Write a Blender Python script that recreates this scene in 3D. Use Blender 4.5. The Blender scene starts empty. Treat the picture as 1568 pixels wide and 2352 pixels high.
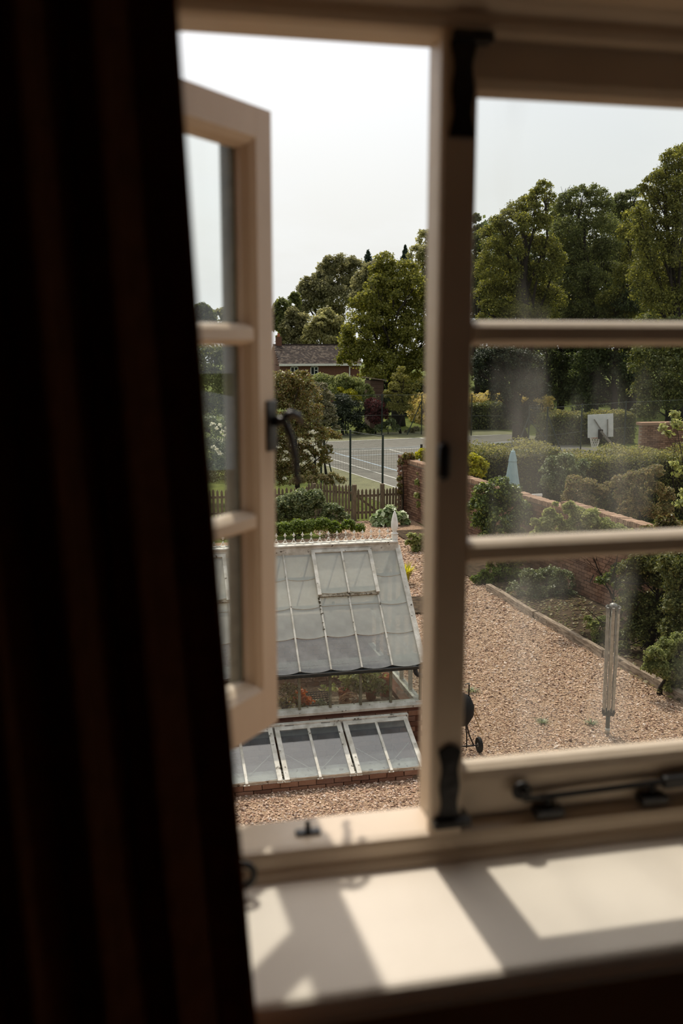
import bpy, math, random
import numpy as np
from mathutils import Vector, Matrix

# ------------------------------------------------------------------ camera
# World axes: X runs along the house wall (to the right), Y points out into the
# garden, Z is up with the gravel at z = 0; the camera stands in the upper room.
PW, PH, F = 1568, 2352, 2287.0
CAMZ, HOR, YAW = 5.5, 780.0, math.radians(12.6)
PIT = math.atan((PH/2-HOR)/F)
scene = bpy.context.scene
COL = scene.collection
cam = bpy.data.cameras.new('camera')
cam.sensor_fit = 'VERTICAL'; cam.sensor_height = 36.0; cam.sensor_width = 24.0
cam.lens = 36.0*F/PH
cam.clip_start = 0.02; cam.clip_end = 800
cam.dof.use_dof = True; cam.dof.focus_distance = 19.0; cam.dof.aperture_fstop = 3.6
cam_o = bpy.data.objects.new('camera', cam); COL.objects.link(cam_o)
cam_o.location = (0, 0, CAMZ)
cam_o.rotation_euler = (math.pi/2-PIT, 0, -YAW)
scene.camera = cam_o

# ------------------------------------------------------------------ sky, sun, exposure
SUN_EL, SUN_AZ = math.radians(55.5), math.radians(-2.0)      # azimuth from +Y towards +X
world = bpy.data.worlds.new('world'); scene.world = world
world.use_nodes = True
wn, wl = world.node_tree.nodes, world.node_tree.links
wn.clear()
w_out = wn.new('ShaderNodeOutputWorld'); w_bg = wn.new('ShaderNodeBackground')
w_sky = wn.new('ShaderNodeTexSky'); w_sky.sky_type = 'NISHITA'; w_sky.sun_disc = False
w_sky.sun_elevation = SUN_EL; w_sky.sun_rotation = SUN_AZ
w_sky.air_density = 1.0; w_sky.dust_density = 8.0; w_sky.ozone_density = 1.5
w_tc = wn.new('ShaderNodeTexCoord'); w_map = wn.new('ShaderNodeMapping')
w_map.inputs['Scale'].default_value = (1.0, 1.0, 2.6)
w_noise = wn.new('ShaderNodeTexNoise'); w_noise.inputs['Scale'].default_value = 3.1
w_noise.inputs['Detail'].default_value = 9; w_noise.inputs['Roughness'].default_value = 0.56
w_ramp = wn.new('ShaderNodeValToRGB')
w_ramp.color_ramp.elements[0].position = 0.44; w_ramp.color_ramp.elements[0].color = (0, 0, 0, 1)
w_ramp.color_ramp.elements[1].position = 0.66; w_ramp.color_ramp.elements[1].color = (1, 1, 1, 1)
w_mul = wn.new('ShaderNodeMix'); w_mul.data_type = 'RGBA'; w_mul.blend_type = 'MULTIPLY'
w_mul.inputs['Factor'].default_value = 1.0
w_mul.inputs['B'].default_value = (0.172, 0.178, 0.184, 1)       # brings the sky model to scene units
w_haze = wn.new('ShaderNodeMix'); w_haze.data_type = 'RGBA'
w_haze.inputs['B'].default_value = (0.955, 0.97, 0.955, 1)      # thin haze, thicker towards the horizon
w_sep = wn.new('ShaderNodeSeparateXYZ'); w_mr = wn.new('ShaderNodeMapRange')
w_mr.inputs['From Min'].default_value = 0.0; w_mr.inputs['From Max'].default_value = 0.26
w_mr.inputs['To Min'].default_value = 0.90; w_mr.inputs['To Max'].default_value = 0.55
wl.new(w_tc.outputs['Generated'], w_sep.inputs[0]); wl.new(w_sep.outputs['Z'], w_mr.inputs['Value']); wl.new(w_mr.outputs['Result'], w_haze.inputs['Factor'])
w_cl = wn.new('ShaderNodeMix'); w_cl.data_type = 'RGBA'; w_cl.blend_type = 'LIGHTEN'
w_cl.inputs['B'].default_value = (0.95, 0.965, 0.955, 1)        # cloud white
wl.new(w_tc.outputs['Generated'], w_map.inputs['Vector']); wl.new(w_map.outputs['Vector'], w_noise.inputs['Vector'])
wl.new(w_noise.outputs['Fac'], w_ramp.inputs['Fac'])
wl.new(w_sky.outputs['Color'], w_mul.inputs['A']); wl.new(w_mul.outputs['Result'], w_haze.inputs['A'])
wl.new(w_haze.outputs['Result'], w_cl.inputs['A']); wl.new(w_ramp.outputs['Color'], w_cl.inputs['Factor'])
wl.new(w_cl.outputs['Result'], w_bg.inputs['Color'])
w_bg.inputs['Strength'].default_value = 1.0
wl.new(w_bg.outputs['Background'], w_out.inputs['Surface'])

sun = bpy.data.lights.new('sun', 'SUN'); sun.energy = 3.1; sun.angle = math.radians(0.9)
sun.color = (1.0, 0.92, 0.80)
sun_o = bpy.data.objects.new('sun', sun); COL.objects.link(sun_o)
sd = Vector((math.sin(SUN_AZ)*math.cos(SUN_EL), math.cos(SUN_AZ)*math.cos(SUN_EL), math.sin(SUN_EL)))
sun_o.rotation_euler = sd.to_track_quat('Z', 'Y').to_euler()
sun_o.location = sd*60

vs = scene.view_settings
scene.display_settings.display_device = 'sRGB'
vs.view_transform = 'Standard'; vs.look = 'None'; vs.gamma = 1.0; vs.use_curve_mapping = False
vs.exposure = 0.0
cy = scene.cycles
cy.use_denoising = True
cy.max_bounces = 8; cy.diffuse_bounces = 4; cy.glossy_bounces = 3; cy.transmission_bounces = 4
cy.transparent_max_bounces = 24
cy.sample_clamp_indirect = 4.0
cy.caustics_reflective = False; cy.caustics_refractive = False

# ------------------------------------------------------------------ helpers
FW = np.array([math.sin(YAW)*math.cos(PIT), math.cos(YAW)*math.cos(PIT), -math.sin(PIT)])
RT = np.array([math.cos(YAW), -math.sin(YAW), 0.0]); UP = np.cross(RT, FW)
def ray(px, py): return FW+RT*(px-PW/2)/F-UP*(py-PH/2)/F
def at(px, py, Y):
    d = ray(px, py); p = np.array([0, 0, CAMZ])+d*(Y/d[1]); return Vector(p)
def ongr(px, py, z=0.0):
    d = ray(px, py); p = np.array([0, 0, CAMZ])+d*((z-CAMZ)/d[2]); return Vector(p)
def pxsize(Y, px=784): d = ray(px, 900); return Y/d[1]/F      # metres per pixel at depth Y

def lin(c):
    return tuple((x/12.92 if x <= 0.04045 else ((x+0.055)/1.055)**2.4) for x in [v/255 for v in c])
def C4(c): return (*lin(c), 1.0)

def base_mat(name):
    m = bpy.data.materials.new(name); m.use_nodes = True
    nt = m.node_tree; n = nt.nodes; b = n['Principled BSDF']; return m, nt, n, nt.links, b
def pmat(name, c1, c2=None, scale=8.0, rough=0.6, bump=0.0, bscale=60.0, metal=0.0, spec=0.4, detail=4.0,
         stretch=(1, 1, 1), lo=0.35, hi=0.65, coords='Object', spots=None):
    """Two-tone noise material (sRGB colours) with fine bump; spots = (colour, scale, threshold)."""
    m, nt, n, l, b = base_mat(name)
    tc = n.new('ShaderNodeTexCoord'); mp = n.new('ShaderNodeMapping'); mp.inputs['Scale'].default_value = stretch
    l.new(tc.outputs[coords], mp.inputs['Vector'])
    nz = n.new('ShaderNodeTexNoise'); nz.inputs['Scale'].default_value = scale; nz.inputs['Detail'].default_value = detail
    l.new(mp.outputs['Vector'], nz.inputs['Vector'])
    r = n.new('ShaderNodeValToRGB'); r.color_ramp.elements[0].position = lo; r.color_ramp.elements[1].position = hi
    r.color_ramp.elements[0].color = C4(c1); r.color_ramp.elements[1].color = C4(c2 or c1)
    l.new(nz.outputs['Fac'], r.inputs['Fac']); out = r.outputs['Color']
    if spots:
        n2 = n.new('ShaderNodeTexNoise'); n2.inputs['Scale'].default_value = spots[1]; n2.inputs['Detail'].default_value = 5
        l.new(tc.outputs[coords], n2.inputs['Vector'])
        r2 = n.new('ShaderNodeValToRGB'); r2.color_ramp.elements[0].position = spots[2]; r2.color_ramp.elements[1].position = spots[2]+0.06
        l.new(n2.outputs['Fac'], r2.inputs['Fac'])
        mx = n.new('ShaderNodeMix'); mx.data_type = 'RGBA'; mx.inputs['B'].default_value = C4(spots[0])
        l.new(r2.outputs['Color'], mx.inputs['Factor']); l.new(out, mx.inputs['A']); out = mx.outputs['Result']
    l.new(out, b.inputs['Base Color'])
    b.inputs['Roughness'].default_value = rough; b.inputs['Metallic'].default_value = metal
    b.inputs['Specular IOR Level'].default_value = spec
    if bump:
        nb = n.new('ShaderNodeTexNoise'); nb.inputs['Scale'].default_value = bscale; nb.inputs['Detail'].default_value = 5
        l.new(mp.outputs['Vector'], nb.inputs['Vector'])
        bp = n.new('ShaderNodeBump'); bp.inputs['Strength'].default_value = bump; bp.inputs['Distance'].default_value = 0.02
        l.new(nb.outputs['Fac'], bp.inputs['Height']); l.new(bp.outputs['Normal'], b.inputs['Normal'])
    return m

def rnd_mat(name, cols, rough=0.7, transl=0.0, spec=0.3, bump=0.0, bscale=80, mix_noise=0.0, nscale=1.0):
    """Colour picked per face (or per object) from the 'rnd' attribute: leaves, stones, bricks."""
    m, nt, n, l, b = base_mat(name)
    a = n.new('ShaderNodeAttribute'); a.attribute_name = 'rnd'
    r = n.new('ShaderNodeValToRGB'); els = r.color_ramp.elements
    while len(els) < len(cols): els.new(0.5)
    for i, c in enumerate(cols):
        els[i].position = i/(len(cols)-1) if len(cols) > 1 else 0; els[i].color = C4(c)
    l.new(a.outputs['Fac'], r.inputs['Fac']); out = r.outputs['Color']
    if mix_noise:
        tc = n.new('ShaderNodeTexCoord'); nz = n.new('ShaderNodeTexNoise'); nz.inputs['Scale'].default_value = nscale
        nz.inputs['Detail'].default_value = 5
        l.new(tc.outputs['Object'], nz.inputs['Vector'])
        ad = n.new('ShaderNodeMath'); ad.operation = 'MULTIPLY_ADD'; ad.inputs[1].default_value = mix_noise*2
        l.new(nz.outputs['Fac'], ad.inputs[0])
        sb = n.new('ShaderNodeMath'); sb.operation = 'SUBTRACT'; sb.inputs[1].default_value = mix_noise
        l.new(a.outputs['Fac'], sb.inputs[0]); l.new(sb.outputs[0], ad.inputs[2])
        l.new(ad.outputs[0], r.inputs['Fac'])
    l.new(out, b.inputs['Base Color']); b.inputs['Roughness'].default_value = rough
    b.inputs['Specular IOR Level'].default_value = spec
    if bump:
        tc = n.new('ShaderNodeTexCoord')
        nb = n.new('ShaderNodeTexNoise'); nb.inputs['Scale'].default_value = bscale
        l.new(tc.outputs['Object'], nb.inputs['Vector'])
        bp = n.new('ShaderNodeBump'); bp.inputs['Strength'].default_value = bump; bp.inputs['Distance'].default_value = 0.01
        l.new(nb.outputs['Fac'], bp.inputs['Height']); l.new(bp.outputs['Normal'], b.inputs['Normal'])
    if transl:
        t = n.new('ShaderNodeBsdfTranslucent'); hs = n.new('ShaderNodeHueSaturation')
        hs.inputs['Saturation'].default_value = 1.08; hs.inputs['Value'].default_value = 1.7
        l.new(out, hs.inputs['Color']); l.new(hs.outputs['Color'], t.inputs['Color'])
        mx = n.new('ShaderNodeMixShader'); mx.inputs['Fac'].default_value = transl
        l.new(b.outputs['BSDF'], mx.inputs[1]); l.new(t.outputs['BSDF'], mx.inputs[2])
        l.new(mx.outputs['Shader'], n['Material Output'].inputs['Surface'])
    return m

def glass_mat(name, tint=(0.93, 0.95, 0.94), refl=0.5, dust=0.05, dust_col=(0.8, 0.78, 0.72), dust_to=0.12, scale=3.0,
              stretch=(6, 6, 0.6), transl=0.6, lo=0.38, hi=0.68):
    """Thin pane: lets light straight through, mirrors by Fresnel, with streaky dust that scatters the light falling on it."""
    m, nt, n, l, b = base_mat(name); n.remove(b)
    out = n['Material Output']
    tr = n.new('ShaderNodeBsdfTransparent'); tr.inputs['Color'].default_value = (*tint, 1)
    gl = n.new('ShaderNodeBsdfGlossy'); gl.inputs['Roughness'].default_value = 0.02
    lw = n.new('ShaderNodeLayerWeight'); lw.inputs['Blend'].default_value = 0.5      # Schlick's law, same from both sides
    pw = n.new('ShaderNodeMath'); pw.operation = 'POWER'; pw.inputs[1].default_value = 5.0
    l.new(lw.outputs['Facing'], pw.inputs[0])
    mu = n.new('ShaderNodeMath'); mu.operation = 'MULTIPLY_ADD'; mu.inputs[1].default_value = refl*0.96; mu.inputs[2].default_value = refl*0.04
    l.new(pw.outputs[0], mu.inputs[0])
    m1 = n.new('ShaderNodeMixShader'); l.new(mu.outputs[0], m1.inputs['Fac'])
    l.new(tr.outputs[0], m1.inputs[1]); l.new(gl.outputs[0], m1.inputs[2])
    df = n.new('ShaderNodeBsdfDiffuse'); tl = n.new('ShaderNodeBsdfTranslucent')
    df.inputs['Color'].default_value = (*dust_col, 1); tl.inputs['Color'].default_value = (*dust_col, 1)
    m2 = n.new('ShaderNodeMixShader'); m2.inputs['Fac'].default_value = transl
    l.new(df.outputs[0], m2.inputs[1]); l.new(tl.outputs[0], m2.inputs[2])
    tc = n.new('ShaderNodeTexCoord'); mp = n.new('ShaderNodeMapping'); mp.inputs['Scale'].default_value = stretch
    l.new(tc.outputs['Object'], mp.inputs['Vector'])
    nz = n.new('ShaderNodeTexNoise'); nz.inputs['Scale'].default_value = scale; nz.inputs['Detail'].default_value = 4
    l.new(mp.outputs['Vector'], nz.inputs['Vector'])
    mr = n.new('ShaderNodeMapRange'); mr.inputs['From Min'].default_value = lo; mr.inputs['From Max'].default_value = hi
    mr.inputs['To Min'].default_value = dust; mr.inputs['To Max'].default_value = dust_to
    l.new(nz.outputs['Fac'], mr.inputs['Value'])
    m3 = n.new('ShaderNodeMixShader'); l.new(mr.outputs['Result'], m3.inputs['Fac'])
    l.new(m1.outputs[0], m3.inputs[1]); l.new(m2.outputs[0], m3.inputs[2])
    l.new(m3.outputs[0], out.inputs['Surface'])
    return m

ROOTM = {}
def tag(o, label=None, cat=None, group=None, kind=None):
    if label: o['label'] = label
    if cat: o['category'] = cat
    if group: o['group'] = group
    if kind: o['kind'] = kind
    return o
def thing(name, loc, label=None, cat=None, group=None, kind=None, rotz=0.0):
    o = bpy.data.objects.new(name, None); COL.objects.link(o)
    o.empty_display_size = 0.1
    o.location = loc; o.rotation_euler = (0, 0, rotz)
    ROOTM[o.name] = Matrix.Translation(Vector(loc)) @ Matrix.Rotation(rotz, 4, 'Z')
    return tag(o, label, cat, group, kind)
def put(name, me, mat, parent=None, local=False, loc=None, rot=None):
    """Link a mesh. Children are built in world coordinates unless local=True."""
    o = bpy.data.objects.new(name, me); COL.objects.link(o)
    if mat is not None and len(me.materials) == 0: me.materials.append(mat)
    if loc is not None: o.location = loc
    if rot is not None: o.rotation_euler = rot
    if parent is not None:
        o.parent = parent
        pm = ROOTM.get(parent.name, Matrix.Identity(4))
        if not local: o.matrix_parent_inverse = pm.inverted()
        M = Matrix.LocRotScale(Vector(loc or (0, 0, 0)), None if rot is None else __import__('mathutils').Euler(rot), None)
        ROOTM[o.name] = (pm @ M) if local else M
    else:
        ROOTM[o.name] = Matrix.LocRotScale(Vector(loc or (0, 0, 0)), None if rot is None else __import__('mathutils').Euler(rot), None)
    return o
def copy_tree(o, parent=None):
    c = o.copy(); COL.objects.link(c)
    if parent is not None: c.parent = parent
    for ch in list(o.children): copy_tree(ch, c)
    return c

class MB:
    def __init__(s): s.v = []; s.f = []
    def add(s, vs_, fs):
        b = len(s.v); s.v += [tuple(p) for p in vs_]; s.f += [tuple(b+i for i in f) for f in fs]; return s
    def bx(s, x0, x1, y0, y1, z0, z1):
        return s.add([(x0, y0, z0), (x1, y0, z0), (x1, y1, z0), (x0, y1, z0), (x0, y0, z1), (x1, y0, z1), (x1, y1, z1), (x0, y1, z1)],
                     [(0, 3, 2, 1), (4, 5, 6, 7), (0, 1, 5, 4), (1, 2, 6, 5), (2, 3, 7, 6), (3, 0, 4, 7)])
    def bar(s, a, b, w, h, upv=(0, 0, 1)):
        """Rectangular bar from a to b, w wide, h high."""
        a, b = Vector(a), Vector(b); d = (b-a).normalized(); u = Vector(upv)
        r = d.cross(u)
        if r.length < 1e-4: r = d.cross(Vector((1, 0, 0)))
        r.normalize(); u = r.cross(d)
        q = [(-1, -1), (1, -1), (1, 1), (-1, 1)]
        V = [a+r*(i*w/2)+u*(j*h/2) for i, j in q]+[b+r*(i*w/2)+u*(j*h/2) for i, j in q]
        return s.add(V, [(3, 2, 1, 0), (4, 5, 6, 7), (0, 1, 5, 4), (1, 2, 6, 5), (2, 3, 7, 6), (3, 0, 4, 7)])
    def tube(s, pts, r, n=8, cap=True):
        pts = [Vector(p) for p in pts]; rs = r if isinstance(r, (list, tuple)) else [r]*len(pts)
        V = []; prev = None
        for i, p in enumerate(pts):
            d = (pts[min(i+1, len(pts)-1)]-pts[max(i-1, 0)]).normalized()
            if prev is None:
                ref = Vector((0, 0, 1)) if abs(d.z) < 0.9 else Vector((1, 0, 0)); u = d.cross(ref).normalized()
            else:
                u = (prev-d*prev.dot(d)).normalized()
            prev = u; w = d.cross(u)
            V += [p+(u*math.cos(2*math.pi*k/n)+w*math.sin(2*math.pi*k/n))*rs[i] for k in range(n)]
        Fc = [(i*n+k, i*n+(k+1) % n, (i+1)*n+(k+1) % n, (i+1)*n+k) for i in range(len(pts)-1) for k in range(n)]
        if cap: Fc += [tuple(range(n-1, -1, -1)), tuple((len(pts)-1)*n+k for k in range(n))]
        return s.add(V, Fc)
    def lathe(s, prof, c, n=16):
        c = Vector(c); V = []
        for r, z in prof: V += [c+Vector((r*math.cos(2*math.pi*k/n), r*math.sin(2*math.pi*k/n), z)) for k in range(n)]
        Fc = [(i*n+k, i*n+(k+1) % n, (i+1)*n+(k+1) % n, (i+1)*n+k) for i in range(len(prof)-1) for k in range(n)]
        Fc += [tuple(range(n-1, -1, -1)), tuple((len(prof)-1)*n+k for k in range(n))]
        return s.add(V, Fc)
    def prism(s, prof, fn0, fn1):
        """2D profile swept between two mappings fn(u,v)->point."""
        n = len(prof); V = [fn0(*p) for p in prof]+[fn1(*p) for p in prof]
        return s.add(V, [tuple(range(n-1, -1, -1)), tuple(range(n, 2*n))]+[(k, (k+1) % n, n+(k+1) % n, n+k) for k in range(n)])
    def mesh(s, name, smooth=False):
        me = bpy.data.meshes.new(name); me.from_pydata(s.v, [], s.f); me.validate()
        import bmesh
        bm = bmesh.new(); bm.from_mesh(me); bmesh.ops.recalc_face_normals(bm, faces=bm.faces); bm.to_mesh(me); bm.free()
        if smooth:
            me.polygons.foreach_set('use_smooth', [True]*len(me.polygons))
        me.update(); return me
    def build(s, name, mat, parent=None, smooth=False, bevel=0.0, seg=2, local=False, loc=None, rot=None):
        o = put(name, s.mesh(name, smooth), mat, parent, local, loc, rot)
        if bevel:
            b = o.modifiers.new('bevel', 'BEVEL'); b.width = bevel; b.segments = seg; b.limit_method = 'ANGLE'; b.angle_limit = math.radians(40)
        return o

def quads_mesh(name, V, rnd, nv=4):
    """Many loose quads at once. V: (n*4,3); rnd: per-face value."""
    n = len(V)//nv
    me = bpy.data.meshes.new(name)
    me.vertices.add(len(V)); me.vertices.foreach_set('co', np.ascontiguousarray(V, dtype=np.float32).ravel())
    me.loops.add(len(V)); me.loops.foreach_set('vertex_index', np.arange(len(V), dtype=np.int32))
    me.polygons.add(n); me.polygons.foreach_set('loop_start', np.arange(0, len(V), nv, dtype=np.int32))
    me.polygons.foreach_set('loop_total', np.full(n, nv, dtype=np.int32))
    me.update(calc_edges=True)
    a = me.attributes.new('rnd', 'FLOAT', 'FACE'); a.data.foreach_set('value', np.asarray(rnd, dtype=np.float32))
    return me
def leaves(P, size, rng, out=None, upb=0.5, aspect=0.6, droop=0.0, outw=0.6):
    n = len(P); N = rng.normal(size=(n, 3)); N /= np.linalg.norm(N, axis=1)[:, None]
    N[:, 2] += upb
    if out is not None: N += out*outw
    N /= np.linalg.norm(N, axis=1)[:, None]+1e-9
    T = rng.normal(size=(n, 3)); T[:, 2] -= droop; T -= N*(T*N).sum(1)[:, None]; T /= np.linalg.norm(T, axis=1)[:, None]+1e-9
    B = np.cross(N, T); L = (size*rng.uniform(0.65, 1.35, n))[:, None]
    V = np.empty((n, 4, 3)); w = L*aspect/2
    V[:, 0] = P-T*L/2; V[:, 2] = P+T*L/2
    V[:, 1] = P+B*w+N*L*0.10-T*L*0.05; V[:, 3] = P-B*w+N*L*0.10-T*L*0.05
    return V.reshape(-1, 3)
def lobe_points(lobes, n, rng, clump=0.42, clumps=34, shell=0.8, flat=0.75):
    """Leaf positions: each lobe (centre, radius xyz) carries puffs over its surface, each puff is a cloud of leaves."""
    wts = np.array([l[1][0]*l[1][2] for l in lobes]); wts = wts/wts.sum()
    Ps, Os = [], []
    for (c, r), w in zip(lobes, wts):
        c = np.array(c); r = np.array(r); m = max(6, int(clumps*(0.6+0.8*rng.random()))); k = max(4, int(n*w/m))
        D = rng.normal(size=(m, 3)); D /= np.linalg.norm(D, axis=1)[:, None]
        D[:, 2] = np.where(D[:, 2] < -0.5, -D[:, 2], D[:, 2])
        rad = shell+0.25*(rng.random(m)-0.6)
        cc = D*rad[:, None]
        q = rng.normal(size=(m, k, 3)); q /= np.linalg.norm(q, axis=2)[:, :, None]
        q *= (rng.random((m, k, 1))**0.45)*clump*(0.7+0.6*rng.random((m, 1, 1)))
        q[:, :, 2] *= flat
        p = (cc[:, None, :]+q)
        o = (q/clump*0.7+D[:, None, :]).reshape(-1, 3)
        Ps.append(c+p.reshape(-1, 3)*r); Os.append(o/(np.linalg.norm(o, axis=1)[:, None]+1e-9))
    return np.concatenate(Ps), np.concatenate(Os)
def foliage(name, lobes, n, size, mat, parent=None, seed=1, **kw):
    rng = np.random.default_rng(seed)
    lk = {k: kw.pop(k) for k in list(kw) if k in ('clump', 'clumps', 'shell', 'flat')}
    P, O = lobe_points(lobes, n, rng, **lk)
    keep = P[:, 2] > 0.02; P = P[keep]; O = O[keep]
    V = leaves(P, size, rng, O, **kw)
    rn = np.clip(rng.normal(0.5, 0.22, len(P)), 0, 1)
    o = put(name, quads_mesh(name, V, rn), mat, parent); o['kind'] = 'stuff' if parent is not None else 'thing'
    if parent is None: del o['kind']
    return o
def pxlobes(L, Y, dj=0.5, seed=0):
    """Pixel circles (px, py, r) at depth Y -> lobes of real size, staggered in depth."""
    rng = random.Random(seed); out = []
    for t in L:
        px, py, r = t[:3]; rr = r*pxsize(Y, px); d = (rng.random()-0.5)*2*dj*rr*1.5
        p = at(px, py, Y+d); out.append((tuple(p), (rr, rr*0.95, rr)))
    return out
def limbs(mb, base, lobes, r0, seed, twig=3, split=0.45, lean=0.3):
    """Trunk from base, forking to every lobe, with twigs inside the lobes."""
    rng = random.Random(seed); base = Vector(base)
    cs = [Vector(l[0]) for l in lobes]; top = max(c.z for c in cs); low = min(c.z for c in cs)
    cen = sum(cs, Vector())/len(cs)
    H = top-base.z
    tr = []
    for i in range(7):
        t = i/6; p = base.lerp(Vector((cen.x, cen.y, top-0.1*H)), t)
        if 0 < i: p += Vector((rng.uniform(-1, 1), rng.uniform(-1, 1), 0))*0.025*H
        tr.append(p)
    mb.tube(tr, [r0*(1.25 if i == 0 else (1-0.85*i/6)) for i in range(7)], 7)
    for c, (cc, rr) in zip(cs, lobes):
        if rng.random() > (0.6 if len(cs) > 12 else 0.85): continue
        zt = base.z+max(0.15*H, min(0.9*H, (c.z-base.z)*rng.uniform(0.45, 0.75)))
        t = min(0.97, max(0.12, (zt-base.z)/(0.9*H+1e-6)))*6; i = min(5, int(t)); p0 = tr[i].lerp(tr[i+1], t-i)
        mid = p0.lerp(c, 0.5)+Vector((rng.uniform(-1, 1), rng.uniform(-1, 1), rng.uniform(0, 1)))*0.12*(c-p0).length
        q = c-(c-p0).normalized()*0.1*rr[0]
        rb = r0*0.30*(1-0.6*(zt-base.z)/H)
        mb.tube([p0, mid, q], [rb, rb*0.7, rb*0.4], 5)
        for k in range(twig):
            d = Vector((rng.gauss(0, 1), rng.gauss(0, 1), abs(rng.gauss(0.4, 0.8)))).normalized()
            st = mid.lerp(q, rng.random())
            e = Vector(cc)+Vector((d.x*rr[0], d.y*rr[1], d.z*rr[2]))*0.85
            mb.tube([st, st.lerp(e, 0.5)+Vector((rng.uniform(-1, 1), 0, rng.uniform(-0.3, 1)))*0.1*rr[0], e], [rb*0.4, rb*0.28, rb*0.1], 4, cap=False)
    return mb
TREEN = [0]
def tree(name, label, cat, Y, L, mat, size, n, base_px=None, r0=0.25, bark=None, group=None, seed=None, twig=3, base=None, **kw):
    TREEN[0] += 1; seed = seed or TREEN[0]*17
    lobes = pxlobes(L, Y, kw.pop('dj', 0.5), seed)
    if base is None:
        bx = base_px if base_px is not None else sum(l[0] for l in L)/len(L)
        b = at(bx, 1100, Y); base = (b.x, Y, 0.0)
    t = thing(name, base, label, cat, group)
    fl = foliage('foliage', lobes, n, size, mat, t, seed, **kw)
    if r0:
        put('trunk' if r0 > 0.06 else 'stem', limbs(MB(), base, lobes, r0, seed, twig).mesh('limbs', True), bark or M['bark'], t)
    return t
def hedge_box(name, label, x0, x1, y0, y1, z0, z1, mat, size, n, seed=3, topmat=None, rough=0.12, rot=0.0, cat='hedge'):
    """Clipped hedge: leaves over the faces of a box with a bumpy skin, on stems and an added solid dark core."""
    rng = np.random.default_rng(seed)
    t = thing(name, ((x0+x1)/2, (y0+y1)/2, z0), label, cat)
    A = [(x1-x0)*(y1-y0), (x1-x0)*(z1-z0), (x1-x0)*(z1-z0)*0.5, (y1-y0)*(z1-z0), (y1-y0)*(z1-z0)]
    pr = np.array(A)/sum(A); cnt = (pr*n).astype(int); Ps, Os, Ts = [], [], []
    for k, m in enumerate(cnt):
        u, v, d = rng.random(m), rng.random(m), -rng.random(m)**2*rough*3+rough*0.6*np.sin(rng.random(m)*6.28)
        if k == 0: p = np.stack([x0+u*(x1-x0), y0+v*(y1-y0), z1+d], 1); o = (0, 0, 1)
        elif k == 1: p = np.stack([x0+u*(x1-x0), y0-d, z0+v*(z1-z0)], 1); o = (0, -1, 0)
        elif k == 2: p = np.stack([x0+u*(x1-x0), y1+d, z0+v*(z1-z0)], 1); o = (0, 1, 0)
        elif k == 3: p = np.stack([x0-d, y0+u*(y1-y0), z0+v*(z1-z0)], 1); o = (-1, 0, 0)
        else: p = np.stack([x1+d, y0+u*(y1-y0), z0+v*(z1-z0)], 1); o = (1, 0, 0)
        w = 0.08*np.sin(p[:, 0]*2.3+seed)+0.06*np.sin(p[:, 0]*5.1+p[:, 2]*3)+0.05*np.sin(p[:, 1]*4)
        p = p+np.array(o)*w[:, None]
        Ps.append(p); Os.append(np.tile(np.array(o, float), (m, 1))); Ts.append(np.full(m, k == 0))
    P = np.concatenate(Ps); O = np.concatenate(Os); tp = np.concatenate(Ts)
    P[:, 2] = np.maximum(P[:, 2], z0+0.03)
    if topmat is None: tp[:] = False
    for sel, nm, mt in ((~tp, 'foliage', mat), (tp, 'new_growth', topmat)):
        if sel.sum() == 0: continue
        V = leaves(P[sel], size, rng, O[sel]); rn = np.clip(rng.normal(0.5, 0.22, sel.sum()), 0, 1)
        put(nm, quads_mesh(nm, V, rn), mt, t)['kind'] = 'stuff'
    c = MB(); g = rough*2.0
    for i in range(int((x1-x0)/0.35)+2):                       # stems and twigs that carry the leaves
        X = x0+g+(x1-x0-2*g)*i/(int((x1-x0)/0.35)+1); yy = (y0+y1)/2+rng.uniform(-.1, .1)
        c.tube([(X, yy, z0), (X+rng.uniform(-.1, .1), yy, (z0+z1)/2), (X, yy+rng.uniform(-.2, .2), z1-g)], [.03, .02, .01], 5)
    c.bx(x0+g, x1-g, y0+g, y1-g, z0+0.02, z1-g)  # added solid dark box inside, stops the view through the leaves
    c.build('stem', M['dark_twig_fill'], t)
    if rot: t.rotation_euler = (0, 0, rot)
    return t
M = {}
# ------------------------------------------------------------------ materials
M['paint'] = pmat('cream_window_paint', (208, 190, 168), (198, 180, 158), 5, 0.42, 0.05, 40)
M['sill'] = pmat('cream_sill_paint', (226, 217, 204), (218, 208, 194), 4, 0.5, 0.04, 30)
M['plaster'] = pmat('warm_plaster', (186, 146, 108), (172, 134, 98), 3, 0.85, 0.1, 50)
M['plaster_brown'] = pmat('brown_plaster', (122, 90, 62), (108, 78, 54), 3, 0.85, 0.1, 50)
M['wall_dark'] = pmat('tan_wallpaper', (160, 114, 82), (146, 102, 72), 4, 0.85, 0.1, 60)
M['boards'] = pmat('oak_floor', (176, 124, 76), (138, 94, 56), 3, 0.5, 0.1, 30, stretch=(1, 8, 1))
M['iron'] = pmat('black_iron', (15, 12, 11), (22, 19, 17), 30, 0.34, 0.1, 90, metal=0.2, spec=0.5)
M['putty'] = pmat('weathered_putty', (112, 114, 102), (84, 88, 78), 30, 0.7, 0.2, 80)
M['curtain'] = pmat('red_brown_curtain', (140, 92, 64), (122, 80, 55), 40, 0.95, 0.25, 400, spec=0.05)
nt_ = M['curtain'].node_tree; tb = nt_.nodes.new('ShaderNodeBsdfTranslucent'); tb.inputs['Color'].default_value = (0.30, 0.085, 0.035, 1)
mxs = nt_.nodes.new('ShaderNodeMixShader'); mxs.inputs['Fac'].default_value = 0.05
nt_.links.new(nt_.nodes['Principled BSDF'].outputs[0], mxs.inputs[1]); nt_.links.new(tb.outputs[0], mxs.inputs[2]); nt_.links.new(mxs.outputs[0], nt_.nodes['Material Output'].inputs['Surface'])
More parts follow.
